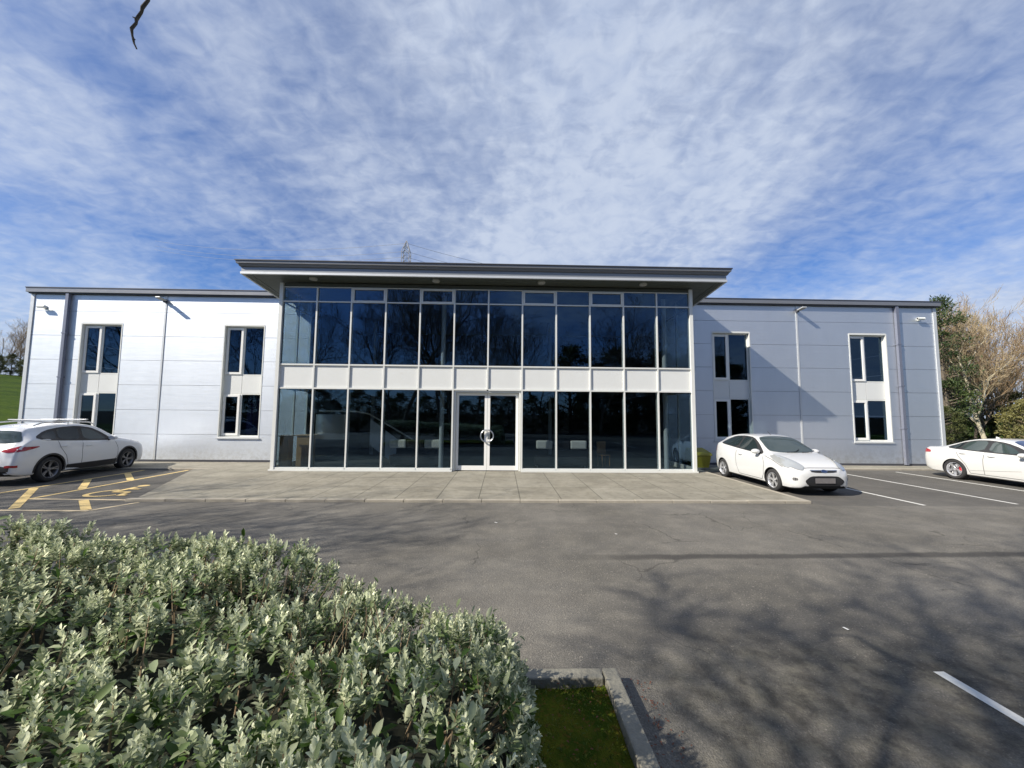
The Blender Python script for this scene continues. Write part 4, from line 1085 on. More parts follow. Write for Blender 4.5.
# ------------------------------------------------------------------ vegetation
def leaves(P, D, U, length, width, curl):
    """P base points, D directions, U up hints -> vertices (n*8,3) and faces"""
    n = len(P); D = D/np.linalg.norm(D, axis=1)[:, None]
    S = np.cross(D, U); S /= (np.linalg.norm(S, axis=1)[:, None] + 1e-9); Nn = np.cross(S, D)
    L = length[:, None]; Wd = width[:, None]; C = curl[:, None]
    rows = [P]
    for t, wf, cf, z in ((0.35, 0.85, 0.0, 0.0), (0.72, 0.85, 0.35, 0.0)):
        c0 = P + D*L*t - Nn*L*C*cf
        rows += [c0 - S*Wd*0.5*wf + Nn*Wd*0.18, c0, c0 + S*Wd*0.5*wf + Nn*Wd*0.18]
    rows.append(P + D*L - Nn*L*C)
    V = np.stack(rows, 1).reshape(-1, 3)
    base = (np.arange(n)*8)[:, None, None]
    T_ = np.array([[0, 2, 1], [0, 3, 2], [1, 2, 5], [1, 5, 4], [2, 3, 6], [2, 6, 5], [4, 5, 7], [5, 6, 7]])
    F = (base + T_[None]).reshape(-1, 3)
    return V, F

def unit(v): return v/(np.linalg.norm(v, axis=-1, keepdims=True) + 1e-9)

# --- the grey-leaved hedge in the planter
HX0, HX1, HY0, HY1 = -8.0, 0.20, 0.15, 3.06
def hedge_z(x, y):
    """top surface of the hedge (m); domed, rounding down at the free edges"""
    top = 1.20 + 0.10*np.clip((-x - 0.9)/0.9, 0, 1) + 0.03*np.sin(x*1.7 + 0.6) + 0.05*np.sin(y*2.3 + x*0.9) + 0.02*np.sin(x*4.3 + y*3.1)
    top = top + 0.16*np.clip((-x - 3.2)/1.5, 0, 1)
    dxr = np.clip((HX1 - x)/0.24, 0, 1); dyf = np.clip((HY1 - y)/0.30, 0, 1); dyn = np.clip((y - HY0)/0.5, 0, 1)
    # the corner towards the lane is cut back round
    k = np.clip((x + 1.35)/1.6, 0, 1)
    dyf2 = np.clip((HY1 - k*k*0.10 - y)/(0.30 + 2.1*k), 0, 1)
    e = lambda t: np.sqrt(np.clip(1 - (1 - t)**2, 0, 1))
    return top*(0.10 + 0.90*e(dxr))*(0.10 + 0.90*e(np.minimum(dyf, dyf2)))*(0.3 + 0.7*e(dyn))
ns = 9500
X = rng.uniform(HX0, HX1, ns); Y = rng.uniform(HY0 + 0.1, HY1, ns)
# more shoots where the surface is steep
def grad(x, y, h=0.02):
    return (hedge_z(x+h, y) - hedge_z(x-h, y))/(2*h), (hedge_z(x, y+h) - hedge_z(x, y-h))/(2*h)
GXr, GYr = grad(X, Y); steep = np.sqrt(1 + GXr**2 + GYr**2)
rep = np.clip(steep, 1, 5); idx = np.concatenate([np.repeat(np.arange(ns), np.floor(rep).astype(int))])
X = X[idx] + rng.normal(0, 0.03, len(idx)); Y = Y[idx] + rng.normal(0, 0.03, len(idx))
X = np.minimum(X, HX1 - 0.005); Y = np.minimum(Y, HY1 - 0.005)
Zs = hedge_z(X, Y)
keep = (Zs > 0.16) & ((Y < HY1 - 0.02)); X, Y, Zs = X[keep], Y[keep], Zs[keep]
# open hollows where old wood shows
def bare(x, y):
    return np.exp(-((x+1.05)**2 + (y-2.2)**2)/0.02) + np.exp(-((x+2.2)**2 + (y-1.35)**2)/0.05) + np.exp(-((x+0.7)**2 + (y-1.75)**2)/0.02)
gaps = np.sin(X*7.1 + np.sin(Y*5.3)*1.7)*np.sin(Y*8.3 + np.sin(X*4.1)*1.3)
depth = np.clip(-gaps, 0, 1)*0.52 + np.clip(bare(X, Y), 0, 1)*0.22 + rng.uniform(0, 0.07, len(X))
n_s = len(X)
GXr, GYr = grad(X, Y); Nrm = unit(np.stack([-GXr, -GYr, np.ones(n_s)*1.0], 1))
base = np.stack([X, Y, Zs], 1) - Nrm*depth[:, None]
axis = unit(Nrm*0.7 + np.array([-0.10, -0.05, 0.55]) + rng.normal(0, 0.22, (n_s, 3)))
young = np.clip(rng.normal(0.76, 0.34, n_s), 0.0, 1) * np.where(bare(X, Y) > 0.4, 0.5, 1)
VV = []; FF = []; TT = []; off = 0
def push(V, F, T):
    global off
    VV.append(V); FF.append(F + off); TT.append(T); off += len(V)
ga = 2.39996
nl = 15
size = rng.uniform(0.52, 0.98, n_s)
perp = unit(np.cross(axis, rng.normal(0, 1, (n_s, 3)))); perp2 = np.cross(axis, perp)
ph0 = rng.uniform(0, 6.28, n_s)
stemlen = 0.10*size
for k in range(nl):
    t = k/(nl-1)                      # 0 = lowest leaf of the shoot, 1 = tip
    a = ph0 + k*ga + rng.normal(0, 0.25, n_s)
    out = perp*np.cos(a)[:, None] + perp2*np.sin(a)[:, None]
    ang = (1.25 - 0.95*t) + rng.normal(0, 0.16, n_s)
    D = out*np.sin(ang)[:, None] + axis*np.cos(ang)[:, None]
    P = base + axis*(stemlen*(t - 0.45))[:, None]
    ln = (0.060 - 0.034*t)*size*rng.uniform(0.7, 1.2, n_s)
    V, F = leaves(P, D, axis + rng.normal(0, 0.15, (n_s, 3)), ln, ln*rng.uniform(0.40, 0.58, n_s), rng.uniform(-0.05, 0.22, n_s))
    tn = np.clip(young*(0.02 + 0.98*t) + rng.normal(0, 0.10, n_s), 0, 1)
    push(V, F, np.repeat(tn, 8))
# large older leaves lower down
nb = 17000
i = rng.integers(0, n_s, nb)
P = base[i] - Nrm[i]*rng.uniform(0.02, 0.16, nb)[:, None] + rng.normal(0, 0.05, (nb, 3))
D = unit(rng.normal(0, 1, (nb, 3)) + Nrm[i]*0.9 + np.array([0, 0, 0.3]))
ln = rng.uniform(0.04, 0.072, nb)
V, F = leaves(P, D, Nrm[i] + rng.normal(0, 0.3, (nb, 3)), ln, ln*rng.uniform(0.34, 0.48, nb), rng.uniform(0, 0.25, nb))
push(V, F, np.repeat(np.clip(rng.normal(0.18, 0.20, nb), 0, 1), 8))
# a few long stray leaves on top
nb = 4
i = rng.integers(0, n_s, nb)
D = unit(rng.normal(0, 1, (nb, 3)) + Nrm[i]*0.6)
ln = rng.uniform(0.04, 0.065, nb)
V, F = leaves(base[i] - Nrm[i]*0.02, D, Nrm[i] + rng.normal(0, 0.3, (nb, 3)), ln, ln*0.32, rng.uniform(0, 0.3, nb))
push(V, F, np.repeat(np.clip(rng.normal(0.6, 0.25, nb), 0, 1), 8))
hedge = empty('hedge_shrub', (-3.9, 1.7, 0.05), 'broad low hedge with pale grey green felted leaves filling the kerbed planter', 'hedge')
HI = (3.9, -1.7, -0.05)
V = np.concatenate(VV); V = V + np.array(HI)
np_mesh('foliage', V, np.concatenate(FF), 'leaf', hedge, tone=np.concatenate(TT))
# woody stems
tw = MB()
for k in range(0, n_s, 7):
    b0 = Vector(base[k]); r = b0 - Vector(Nrm[k])*random.uniform(0.25, 0.4) + Vector((random.uniform(-.12, .12), random.uniform(-.12, .12), -0.08))
    tw.tube([r, (r + b0)/2 + Vector((random.uniform(-.02, .02), random.uniform(-.02, .02), 0)), b0 + Vector(axis[k])*0.03], [0.005, 0.004, 0.002], 4, cap=False)
for cx_, cy_, n_ in ((-1.05, 2.2, 16), (-2.2, 1.35, 34), (-0.7, 1.75, 16), (-1.7, 1.2, 14), (-2.9, 1.6, 14), (-3.4, 2.3, 14)):
    for k in range(n_):
        x = cx_ + random.gauss(0, .16); y = cy_ + random.gauss(0, .13); z = float(hedge_z(np.array(x), np.array(y)))
        r = Vector((x, y, z - 0.30)); tip = Vector((x + random.uniform(-.12, .18), y + random.uniform(-.05, .12), z + random.uniform(-.04, .07)))
        mid = (r + tip)/2 + Vector((random.uniform(-.03, .03), random.uniform(-.03, .03), 0))
        tw.tube([r, mid, tip], [0.004, 0.003, 0.0015], 5, cap=False)
o = tw.build('twigs', 'twig_hedge', hedge); o.location = HI
# near-black core sheet, shade of the gaps between stems put into its colour
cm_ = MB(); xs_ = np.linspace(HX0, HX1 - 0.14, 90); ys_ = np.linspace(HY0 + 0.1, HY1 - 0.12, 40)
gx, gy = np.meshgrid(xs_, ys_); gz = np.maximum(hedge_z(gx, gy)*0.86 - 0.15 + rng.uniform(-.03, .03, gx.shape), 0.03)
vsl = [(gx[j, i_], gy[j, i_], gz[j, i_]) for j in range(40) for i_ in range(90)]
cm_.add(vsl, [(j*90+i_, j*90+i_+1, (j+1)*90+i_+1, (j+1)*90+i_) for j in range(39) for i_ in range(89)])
M['hedge_core'] = simple('hedge_gap_shade', (0.018, 0.020, 0.010), 0.95, noise=(30, 0.6))
o = cm_.build('shade_core', 'hedge_core', hedge); o.location = HI

# --- trees
def tree_skeleton(seed, height, spread=0.8, trunk_h=0.25, levels=4, kids=(7, 6, 5, 5), r0=0.16, upright=0.5, tilt=(0, 0)):
    rd = random.Random(seed); segs = [[], []]        # thick branches, twigs
    def grow(p, d, length, r, lev):
        nseg = 5 if lev < 2 else 3; pts = [p.copy()]; rads = [r]; q = p.copy(); dd = d.copy()
        for i in range(nseg):
            dd = (dd + Vector((rd.gauss(0, .13), rd.gauss(0, .13), rd.gauss(0, .08) + (0.07*upright if lev else 0)))).normalized()
            q = q + dd*length/nseg; pts.append(q.copy()); rads.append(r*(1 - 0.72*(i+1)/nseg))
        segs[0 if lev < 2 else 1].append((pts, rads, lev))
        if lev >= levels: return
        n = kids[lev]
        for k in range(n):
            t = (trunk_h if lev == 0 else 0.18) + (1 - (trunk_h if lev == 0 else 0.18))*((k + rd.random()*0.8)/n)
            i = min(int(t*nseg), nseg-1); fr_ = t*nseg - i; b = pts[i].lerp(pts[i+1], fr_)
            ax = (pts[i+1]-pts[i]).normalized(); a = k*2.4 + rd.uniform(-.5, .5)
            s = ax.orthogonal().normalized(); s = (Matrix.Rotation(a, 3, ax) @ s)
            ang = R(rd.uniform(28, 58))*spread if lev else R(rd.uniform(30, 62))*spread
            nd = (ax*math.cos(ang) + s*math.sin(ang)).normalized(); nd.z += 0.12*upright; nd.normalize()
            ll = length*rd.uniform(0.42, 0.68)*(1.05 - 0.45*t if lev == 0 else 1 - 0.3*t)
            rr = max(0.0035, rads[i]*rd.uniform(0.42, 0.62))
            grow(b, nd, ll, rr, lev+1)
    grow(Vector((0, 0, -0.1)), Vector((tilt[0], tilt[1], 1)).normalized(), height, r0, 0)
    return segs
def make_tree(name, seed, label, height, mats=('bark', 'twig_warm'), minr=0.004, **kw):
    segs = tree_skeleton(seed, height, **kw)
    root = empty(name, (0, 0, 0), label, 'tree')
    a = MB()
    for pts, rads, lev in segs[0]: a.tube(pts, [max(x, minr) for x in rads], 9 if lev == 0 else 6, cap=False)
    a.build('trunk', mats[0], root, smooth=True)
    b = MB()
    for pts, rads, lev in segs[1]: b.tube(pts, [max(x, minr*(0.9 if lev < 4 else 0.7)) for x in rads], 4 if lev < 4 else 3, cap=False)
    b.build('crown', mats[1], root)
    return root
def place(root, x, y, rz, sc, label=None, group=None, z=None, cp=True):
    o = copy_tree(root) if cp else root
    o.location = (x, y, terrain(x, y) if z is None else z); o.rotation_euler = (0, 0, rz); o.scale = (sc, sc, sc)
    if label: o['label'] = label
    if group: o['group'] = group
    return o

bt1 = make_tree('bare_tree', 3, 'bare brown tree', 9.5, ('bark', 'twig_warm'), minr=.010, levels=4, kids=(13, 7, 6, 4), r0=.13, trunk_h=.12, upright=1.3, spread=.75)
bt2 = make_tree('bare_tree', 8, 'bare brown tree', 9.0, ('bark', 'twig_pale'), minr=.010, levels=4, kids=(14, 7, 5, 4), r0=.12, trunk_h=.10, upright=1.4, spread=.7)
birch = make_tree('birch_tree', 21, 'leafless birch with pale forked trunk standing in front of the dark wood', 7.4, ('bark_pale', 'twig_pale'), minr=.010, levels=4, kids=(12, 7, 5, 4), r0=.13, trunk_h=.22, upright=1.0, spread=.85, tilt=(-.03, 0))
bt3 = make_tree('bare_tree', 5, 'bare spreading tree', 10.5, ('bark', 'twig_dark'), minr=.009, levels=4, kids=(12, 8, 6, 4), r0=.15, trunk_h=.22, upright=.9, spread=1.0)

# leafy crowns made of many small leaf clumps
def foliage_tree(name, seed, label, h, rx, mat, clumps, per, leaf_l, base_frac=0.08, shape='cone', trunk='bark', cat='tree'):
    rg = np.random.default_rng(seed); rd = random.Random(seed)
    root = empty(name, (0, 0, 0), label, cat)
    tr = MB(); tr.tube([(0, 0, -.1), (rd.uniform(-.1, .1), rd.uniform(-.1, .1), h*.5), (0, 0, h*.94)], [h*.02 + .03, h*.012 + .02, .015], 8, cap=False)
    Vs = []; Fs = []; Ts = []; o_ = 0
    for k in range(clumps):
        t = base_frac + (1 - base_frac)*rd.random()**(1.25 if shape == 'cone' else 0.9)
        if shape == 'cone': rr = rx*(1 - t)**0.75*rd.uniform(.55, 1.12) + .1
        elif shape == 'pine': rr = rx*max(0.12, math.sin(math.pi*min(1, (t*0.88 + .12)))**.7)*rd.uniform(.35, 1.1)
        else: rr = rx*math.sqrt(max(0.03, 1 - abs(2*(t-.45))**2.4))*rd.uniform(.5, 1.08)
        a = rd.uniform(0, 6.283); c = np.array([rr*math.cos(a), rr*math.sin(a), t*h])
        tr.tube([(0, 0, max(0, c[2] - rr*.35)), tuple(c)], [.018 + .006*h*(1-t), .006], 4, cap=False)
        cs = rd.uniform(.25, .5)*(h/8)**.4*(1.15 if shape == 'round' else 1)
        P = c + rg.normal(0, 1, (per, 3))*np.array([cs, cs, cs*.55])*0.6
        outd = unit(P - np.array([0, 0, c[2] - .5*rr])) ; D = unit(outd*0.6 + rg.normal(0, .6, (per, 3)) + np.array([0, 0, .25]))
        ln = rg.uniform(.6, 1.3, per)*leaf_l
        V, F = leaves(P, D, rg.normal(0, 1, (per, 3)), ln, ln*(.22 if mat in ('needle',) else .42), rg.uniform(0, .3, per))
        Vs.append(V); Fs.append(F + o_); o_ += len(V)
        ct = rd.uniform(0, 1); Ts.append(np.repeat(np.clip(rg.normal(ct, .22, per), 0, 1), 8))
    tr.build('trunk', trunk, root)
    np_mesh('crown', np.concatenate(Vs), np.concatenate(Fs), mat, root, tone=np.concatenate(Ts))
    return root
pine = foliage_tree('pine_tree', 1, 'tall dark pine rising just behind the right corner of the building', 10.2, 1.5, 'needle', 95, 80, .22, shape='pine', base_frac=.2)
ev1 = foliage_tree('evergreen_tree', 2, 'dark evergreen', 5.5, 2.0, 'evergreen', 150, 60, .17, shape='round', base_frac=.02)
ev2 = foliage_tree('evergreen_tree', 4, 'dark evergreen', 6.5, 1.9, 'evergreen', 150, 60, .17, shape='round', base_frac=.02)
ol1 = foliage_tree('willow_bush', 6, 'olive green bush with fine shoots at the right edge, right of the birch', 5.4, 2.2, 'olive', 150, 60, .22, shape='round', base_frac=.02, trunk='twig_pale')

# right-hand wood
place(pine, 29.9, 25.2, 0.4, 1.0, cp=False)
place(birch, 31.8, 24.6, 0.9, 1.0, cp=False)
place(ol1, 33.4, 23.6, 0.0, 0.60, cp=False)
first = {id(bt1): True, id(bt2): True, id(ev1): True, id(ev2): True, id(bt3): True}
def put(root, *a, **k):
    f = first.get(id(root), False); first[id(root)] = False
    return place(root, *a, cp=not f, **k)
gname = 'dark evergreens at the foot of the right-hand wood'
for i, (r_, x, y, s, lab) in enumerate((
    (ev1, 28.8, 24.6, .50, 'low dark evergreen nearest the right corner of the building'),
    (ev2, 31.8, 28.6, .50, 'dark evergreen beneath the tall pine'),
    (ev1, 34.0, 28.6, .52, 'dark evergreen right behind the pale birch trunk'),
    (ev2, 35.9, 28.2, .46, 'dark evergreen behind the olive green bush'),
    (ev1, 36.6, 26.8, .70, 'dark evergreen at the right edge of the picture'),
    (ev2, 36.5, 31.0, .75, 'dark evergreen farther back in the gap left of the birch'))):
    put(r_, x, y, i*1.3, s, lab, gname)
gname = 'bare trees of the right-hand wood'
for i, (r_, x, y, s, lab) in enumerate((
    (bt1, 35.6, 29.0, .86, 'bare brown tree directly behind the birch'),
    (bt2, 37.3, 28.6, .88, 'pale twigged bare tree at the right edge behind the olive bush'),
    (bt1, 32.3, 25.8, .72, 'bare brown tree between birch and olive bush'),
    (bt2, 33.9, 28.6, .80, 'pale twigged bare tree right of the pine'),
    (bt1, 39.6, 29.6, .92, 'tall bare tree farthest to the right'),
    (bt2, 35.3, 26.2, .86, 'pale twigged bare tree in front of the others at the right edge'),
    (bt1, 39.0, 31.5, 1.0, 'tallest bare brown tree at the back of the wood'),
    (bt1, 35.0, 27.4, .80, 'bare brown tree with a dense twiggy crown behind the birch, right of its fork'), (bt1, 37.6, 27.6, .84, 'bare brown tree close to the right edge above the white saloon'), (bt2, 33.0, 27.2, .74, 'pale twigged bare tree close to the pine'),
    (bt2, 38.2, 31.2, .98, 'bare tree at the back of the wood behind the olive bush'))):
    put(r_, x, y, i*2.1 + .5, s, lab, gname)

# left-hand hill: dark hedge along the top and bare trees
gname = 'bare trees on the hill to the left'
for i, (x, y, s, lab) in enumerate(((-79.5, 62.5, .80, 'bare tree on the hill at the far left edge'), (-75.5, 62.0, .66, 'bare tree on the hill close to the left wing corner'),
                                (-84.5, 64.0, .75, 'bare tree beyond the left edge on the hill'))):
    place(bt1 if i % 2 else bt2, x, y, i*1.7 + .3, s, lab, gname)
gname = 'dark bushes along the hill top on the left'
for i in range(7):
    lab = ['dark bush on the hill top, leftmost of the row', 'dark bush on the hill top, second from the left', 'dark bush on the hill top under the first bare tree', 'dark bush on the hill top between the two bare trees', 'dark bush on the hill top left of the wing corner', 'dark bush on the hill top touching the wing corner', 'dark bush on the hill top hidden by the wing corner'][i]
    place(ev1 if i % 2 else ev2, -83.0 + 1.6*i, 61.0 + (i % 3)*.6, i*1.1, .50, lab, gname)

# trees behind and beside the viewer: they throw the branch shadows and show in the glass
gname = 'bare trees standing behind the viewer'
big = make_tree('bare_tree', 33, 'big bare tree beside the planter whose twig hangs in at the top left', 9.6, ('bark', 'bark'), minr=.009, levels=4, kids=(11, 8, 6, 4), r0=.15, trunk_h=.50, upright=.8, spread=1.0)
high = place(big, -8.0, -3.2, 2.2, 1.25, 'tall bare tree with a high crown behind the planter', gname)
place(big, -3.6, -4.0, 5.3, 1.15, 'tall bare tree with a high crown close behind the viewer', gname)
place(big, -4.6, -1.4, 0.3, 1.0, cp=False)
tb = MB()
T0 = Vector((-4.6, -1.4, 0))
def loc(p): return tuple(Matrix.Rotation(-0.3, 3, 'Z') @ (Vector(p) - T0))
tw_pts = [(-4.6, -1.4, 4.4), (-3.6, -.5, 4.9), (-2.4, .45, 4.95), (-1.85, 1.2, 4.45), (-1.50, 1.5, 3.95), (-1.472, 1.5, 3.855), (-1.482, 1.5, 3.815), (-1.478, 1.5, 3.79), (-1.500, 1.5, 3.755), (-1.502, 1.5, 3.735), (-1.520, 1.5, 3.70), (-1.519, 1.5, 3.685), (-1.536, 1.5, 3.66), (-1.530, 1.5, 3.63), (-1.524, 1.5, 3.61), (-1.520, 1.5, 3.595), (-1.508, 1.5, 3.572)]
tb.tube([loc(p) for p in tw_pts], [.040, .030, .022, .016, .0085, .0060, .0072, .0056, .0068, .0054, .0064, .0050, .0060, .0038, .0044, .0032, .0026], 10)
for (a_, b2_) in (((-1.483, 1.5, 3.80), (-1.466, 1.495, 3.789)), ((-1.519, 1.5, 3.705), (-1.535, 1.5, 3.712)), ((-1.527, 1.5, 3.62), (-1.517, 1.5, 3.612))):
    tb.tube([loc(a_), loc(b2_)], [.0035, .002], 5)
o = tb.build('limb', 'bark', big, smooth=True)
for i, (r_, x, y, s, lab) in enumerate((
    (bt3, -11.0, -10.5, 1.1, 'bare tree left behind the viewer'), (bt3, -14.0, 3.0, .70, 'bare tree farther left behind the viewer'), (bt3, -2.5, -11.5, 1.0, 'bare tree right behind the viewer'),
    (bt3, 4.5, -14.5, 1.1, 'bare tree behind the viewer to the right'), (bt3, -18.5, 3.5, 1.0, 'bare tree at the far left behind the viewer'), (bt3, 10.0, -12.0, 1.05, 'bare tree behind the right car bays'),
    (bt3, -5.0, -11.0, 1.05, 'bare tree two rows behind the viewer'), (bt3, 16.0, -11.0, 1.0, 'bare tree at the far right behind the viewer'), (bt3, -23.5, 4.0, .85, 'bare tree left of the car park near the lane'),
    (bt3, -27.0, 1.0, .95, 'bare tree left of the car park on the grass'), (bt3, 2.0, -16.0, 1.1, 'bare tree three rows behind the viewer'), (bt3, 21.0, -15.0, 1.1, 'bare tree at the right end of the row behind the viewer'))):
    put(r_, x, y, i*1.9 + .2, s, lab, gname)
gname = 'evergreen screen behind the viewer'
for i in range(30):
    place(ev1 if i % 2 else ev2, -40 + 2.4*i, -14.6 - (i % 3)*.7, i*.9, (.62 if i < 20 else 1.35) + .08*(i % 3), 'dark evergreen in the screen behind the viewer', gname)

# --- pylon and overhead wires far behind the building
PX, PY = -27.0, 104.0
py = empty('electricity_pylon', (PX, PY, 0), 'steel lattice pylon top showing above the canopy roof', 'pylon')
pm = MB(); levels_ = [(0, 4.2), (12, 3.0), (24, 2.0), (34, 1.35), (40.5, 1.0), (43.6, 1.0), (46.4, 1.0), (49.6, .05)]
def wd(z):
    for (a, b), (c, d) in zip(levels_[:-1], levels_[1:]):
        if a <= z <= c: return b + (d-b)*(z-a)/(c-a)
    return .1
for sx in (-1, 1):
    for sy in (-1, 1): pm.tube([(sx*w_, sy*w_, z) for z, w_ in levels_], .12, 4)
zz = 0
while zz < 48.0:
    st_ = max(1.2, wd(zz)*1.5); z2 = min(zz + st_, 49.0)
    for sy in (-1, 1):
        a, b = wd(zz), wd(z2)
        pm.tube([(-a, sy*a, zz), (b, sy*b, z2)], .05, 3); pm.tube([(a, sy*a, zz), (-b, sy*b, z2)], .05, 3)
        pm.tube([(sy*a, -a, zz), (sy*b, b, z2)], .05, 3); pm.tube([(-a, sy*a, zz), (a, sy*a, zz)], .05, 3)
    zz = z2
pm.build('lattice_tower', 'galv', py)
am = MB()
for z, l_ in ((34, 1.0), (38.5, 1.0)):
    for sx in (-1, 1): am.tube([(0, sx*.0, z), (0, sx*(wd(z) + 4.5*l_), z + .4)], .08, 4); am.tube([(0, 0, z + 1.6), (0, sx*(wd(z) + 4.5*l_), z + .4)], .06, 4)
am.build('cross_arm', 'galv', py)
def wire_mb(pts_): 
    m = MB(); m.tube(pts_, .045, 4, cap=False); return m
def sag(a, b, s, n=20): return [tuple(Vector(a).lerp(Vector(b), i/n) - Vector((0, 0, s*4*(i/n)*(1-i/n)))) for i in range(n+1)]
for (z, yo, lab) in ((48.9, 0, 'topmost overhead wire meeting the pylon tip'), (46.6, 3.0, 'middle overhead wire just below the pylon tip'), (45.0, -3.0, 'lowest overhead wire just above the canopy roof')):
    e = MB(); e.tube(sag((-150, PY + 60, z + 26), (PX, PY, z), 3.0), .045, 4, cap=False); e.tube(sag((PX, PY, z), (60, PY + 14, z - 6), 3.5), .045, 4, cap=False)
    tag(e.build('overhead_wire', 'wire'), lab, 'wire', 'overhead power wires')

# scraps on the tarmac
tn_ = 9000; X = rng.uniform(-.3, .79, tn_); Y = rng.uniform(1.0, 3.05, tn_)
cl_ = np.sin(X*9 + np.sin(Y*6)*1.5)*np.sin(Y*8 + 1.2*np.sin(X*7)); kp = rng.uniform(-1, 1, tn_) < cl_*0.9 + 0.35; X, Y, cl_ = X[kp], Y[kp], cl_[kp]; tn_ = len(X)
V, F = leaves(np.stack([X, Y, np.full(tn_, .062)], 1), np.stack([rng.normal(0, .6, tn_), rng.normal(0, .6, tn_), rng.uniform(.3, 1, tn_)], 1), rng.normal(0, 1, (tn_, 3)), rng.uniform(.010, .034, tn_), rng.uniform(.003, .007, tn_), rng.uniform(0, .4, tn_))
tag(np_mesh('moss_tufts', V, F, 'tuft', tone=np.repeat(np.clip(cl_*.4 + .3 + rng.normal(0, .25, tn_), 0, 1), 8)), 'short moss and grass tufts covering the planter bed', 'moss', kind='stuff')
lt = MB()
for (x, y) in ((3.42, 3.9), (2.02, 6.9), (-0.1, 7.6)):
    a = random.uniform(0, 6.28); c_, s_ = math.cos(a), math.sin(a); l_, w_ = random.uniform(.02, .035), .012
    lt.sheet([(x + c_*l_ - s_*w_, y + s_*l_ + c_*w_), (x - c_*l_ - s_*w_, y - s_*l_ + c_*w_), (x - c_*l_ + s_*w_, y - s_*l_ - c_*w_), (x + c_*l_ + s_*w_, y + s_*l_ - c_*w_)], .012)
tag(lt.build('litter_scraps', 'litter'), 'tiny pale scraps scattered over the grey tarmac', 'litter', kind='stuff')
pn = 260; X = np.concatenate([rng.normal(1.08, .07, pn//2), rng.uniform(-.1, .78, pn//2)]); Y = np.concatenate([rng.uniform(1.5, 3.2, pn//2), rng.uniform(1.2, 3.15, pn//2)])
Zb = np.where(X > .95, .012, .085)
V, F = leaves(np.stack([X, Y, Zb], 1), np.stack([rng.normal(0, 1, pn), rng.normal(0, 1, pn), rng.uniform(0, .25, pn)], 1), np.tile([0, 0, 1.], (pn, 1)), rng.uniform(.012, .028, pn), rng.uniform(.006, .014, pn), rng.uniform(0, .3, pn))
tag(np_mesh('fallen_leaves', V, F, 'dead_leaf'), 'small dead brown leaves lying in the moss bed and along its kerb', 'leaves', kind='stuff')
# ------------------------------------------------------------------ sky, sun, camera
SUN = Vector((-2.03, -1.0, 1.716)).normalized()
el = math.asin(SUN.z); az = math.atan2(SUN.x, SUN.y)        # clockwise from +Y
w = bpy.data.worlds.new('World'); scene.world = w; w.use_nodes = True
nt = w.node_tree; bg = nt.nodes['Background']
sky = N(nt, 'ShaderNodeTexSky'); sky.sky_type = 'NISHITA'; sky.sun_disc = False
sky.sun_elevation = el; sky.sun_rotation = az; sky.air_density = 1.0; sky.dust_density = 0.6; sky.ozone_density = 2.5
tc = N(nt, 'ShaderNodeTexCoord'); sp = N(nt, 'ShaderNodeSeparateXYZ'); nt.links.new(tc.outputs['Generated'], sp.inputs[0])
zc = math_node(nt, 'ADD', math_node(nt, 'MAXIMUM', sp.outputs[2], 0.0), 0.22)
px = math_node(nt, 'DIVIDE', sp.outputs[0], zc); py_ = math_node(nt, 'DIVIDE', sp.outputs[1], zc)
cb = N(nt, 'ShaderNodeCombineXYZ'); nt.links.new(px, cb.inputs[0]); nt.links.new(py_, cb.inputs[1])
def mp(scale, rz=0, loc=(0, 0, 0)):
    m = N(nt, 'ShaderNodeMapping'); m.inputs['Scale'].default_value = scale; m.inputs['Rotation'].default_value = (0, 0, rz); m.inputs['Location'].default_value = loc
    nt.links.new(cb.outputs[0], m.inputs['Vector']); return m.outputs[0]
cover = noise(nt, mp((0.85, 0.75, 1), 0.3, (2.2, 0.4, 0)), 1.0, 2, 0.5, 0.2)
soft = noise(nt, mp((3.0, 2.2, 1), R(25), (7, 2, 0)), 1.0, 4, 0.55, 0.5)
rip = noise(nt, mp((12.0, 22.0, 1), R(38), (0, 0, 0)), 1.0, 4, 0.55, 0.7)
cell = noise(nt, mp((17.0, 15.0, 1), R(10), (3, 1, 0)), 1.0, 4, 0.55, 0.4)
# more open, bluer sky to both sides and behind; a thicker veil ahead and overhead
side = math_node(nt, 'MULTIPLY', math_node(nt, 'ABSOLUTE', math_node(nt, 'SUBTRACT', sp.outputs[0], 0.10)), 0.34)
back = math_node(nt, 'MULTIPLY', math_node(nt, 'SUBTRACT', 1.0, ramp(nt, sp.outputs[1], -0.5, 0.15)), 0.30)
high = math_node(nt, 'MULTIPLY', ramp(nt, sp.outputs[2], 0.10, 0.75), 0.16)
low = math_node(nt, 'MULTIPLY', math_node(nt, 'MULTIPLY', math_node(nt, 'SUBTRACT', 1.0, ramp(nt, sp.outputs[2], 0.05, 0.30)), math_node(nt, 'MAXIMUM', ramp(nt, sp.outputs[0], 0.15, 0.55), math_node(nt, 'MULTIPLY', ramp(nt, math_node(nt, 'MULTIPLY', sp.outputs[0], -1.0), 0.5, 0.8), 0.55))), 0.75)
m1 = math_node(nt, 'ADD', math_node(nt, 'MULTIPLY', cover, 1.0), math_node(nt, 'MULTIPLY', soft, 0.50))
m1 = math_node(nt, 'ADD', m1, math_node(nt, 'MULTIPLY', rip, 0.40)); m1 = math_node(nt, 'ADD', m1, math_node(nt, 'MULTIPLY', cell, 0.24))
m1 = math_node(nt, 'SUBTRACT', m1, side); m1 = math_node(nt, 'SUBTRACT', m1, back)
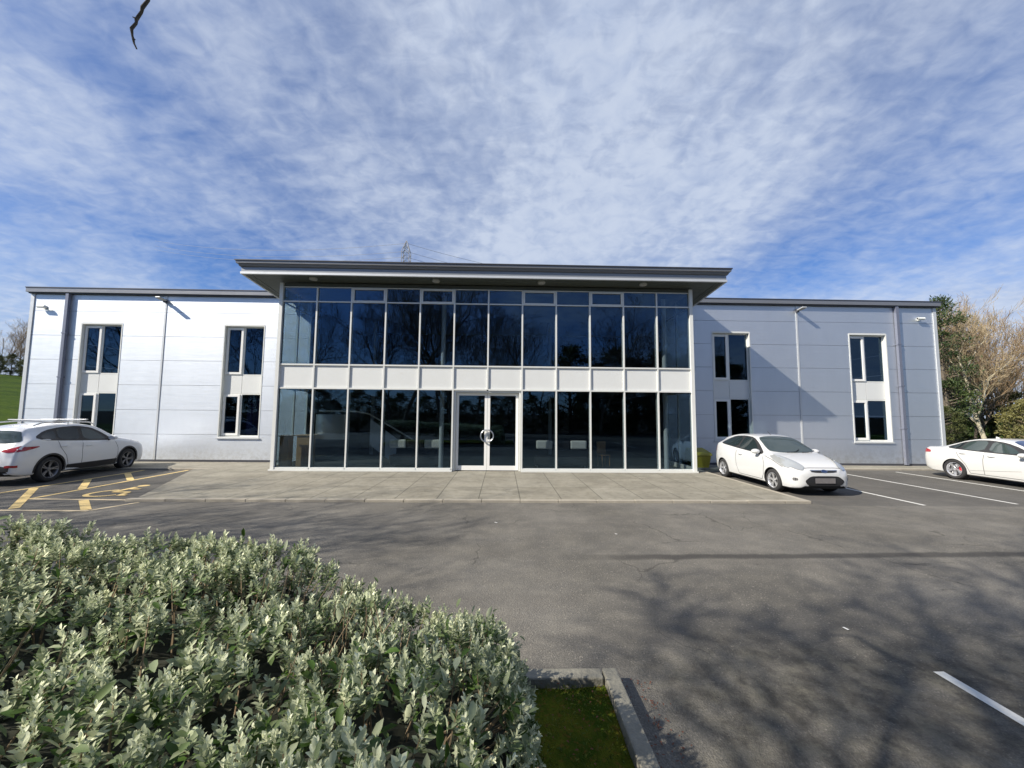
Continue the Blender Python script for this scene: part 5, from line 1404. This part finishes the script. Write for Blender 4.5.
m1 = math_node(nt, 'ADD', m1, high); m1 = math_node(nt, 'ADD', m1, low)
mask = ramp(nt, m1, 0.60, 1.20, False)
skc = mixc(nt, 1.0, sky.outputs[0], (0.62, 0.84, 1.22), 'MULTIPLY')
cl = N(nt, 'ShaderNodeRGB'); cl.outputs[0].default_value = (5.7, 6.4, 7.7, 1)
cl2 = mixc(nt, ramp(nt, math_node(nt, 'ADD', math_node(nt, 'MULTIPLY', soft, 0.5), math_node(nt, 'MULTIPLY', cell, 0.5)), 0.35, 0.62), mixc(nt, 1.0, cl.outputs[0], (0.78, 0.82, 0.90), 'MULTIPLY'), cl.outputs[0])
col = mixc(nt, math_node(nt, 'MULTIPLY', mask, 0.90), skc, cl2)
nt.links.new(col, bg.inputs['Color']); bg.inputs['Strength'].default_value = 0.070

sl = bpy.data.lights.new('sun', 'SUN'); sl.energy = 5.0; sl.angle = R(0.53); sl.color = (1.0, 0.92, 0.80)
so = bpy.data.objects.new('sun', sl); COL.objects.link(so); so.rotation_euler = SUN.to_track_quat('Z', 'Y').to_euler(); so.location = (-20, -10, 25)

cam = bpy.data.cameras.new('camera'); cam.sensor_width = 36; cam.lens = 385.0/1024*36; cam.clip_start = 0.05; cam.clip_end = 4000
co = bpy.data.objects.new('camera', cam); COL.objects.link(co)
yaw, pitch, roll = R(1.4), R(4.42), R(0.5)
Fv = Vector((math.sin(yaw)*math.cos(pitch), math.cos(yaw)*math.cos(pitch), math.sin(pitch)))
Rv = Fv.cross(Vector((0, 0, 1))).normalized(); Uv = Rv.cross(Fv)
R2 = Rv*math.cos(roll) + Uv*math.sin(roll); U2 = Uv*math.cos(roll) - Rv*math.sin(roll)
mt = Matrix((R2, U2, -Fv)).transposed().to_4x4(); mt.translation = (0, 0, 2.1)
co.matrix_world = mt
scene.camera = co
scene.view_settings.view_transform = 'Standard'; scene.view_settings.look = 'None'
scene.view_settings.exposure = 0.66; scene.view_settings.gamma = 1.0
scene.render.engine = 'CYCLES'
scene.cycles.transparent_max_bounces = 16; scene.cycles.max_bounces = 8
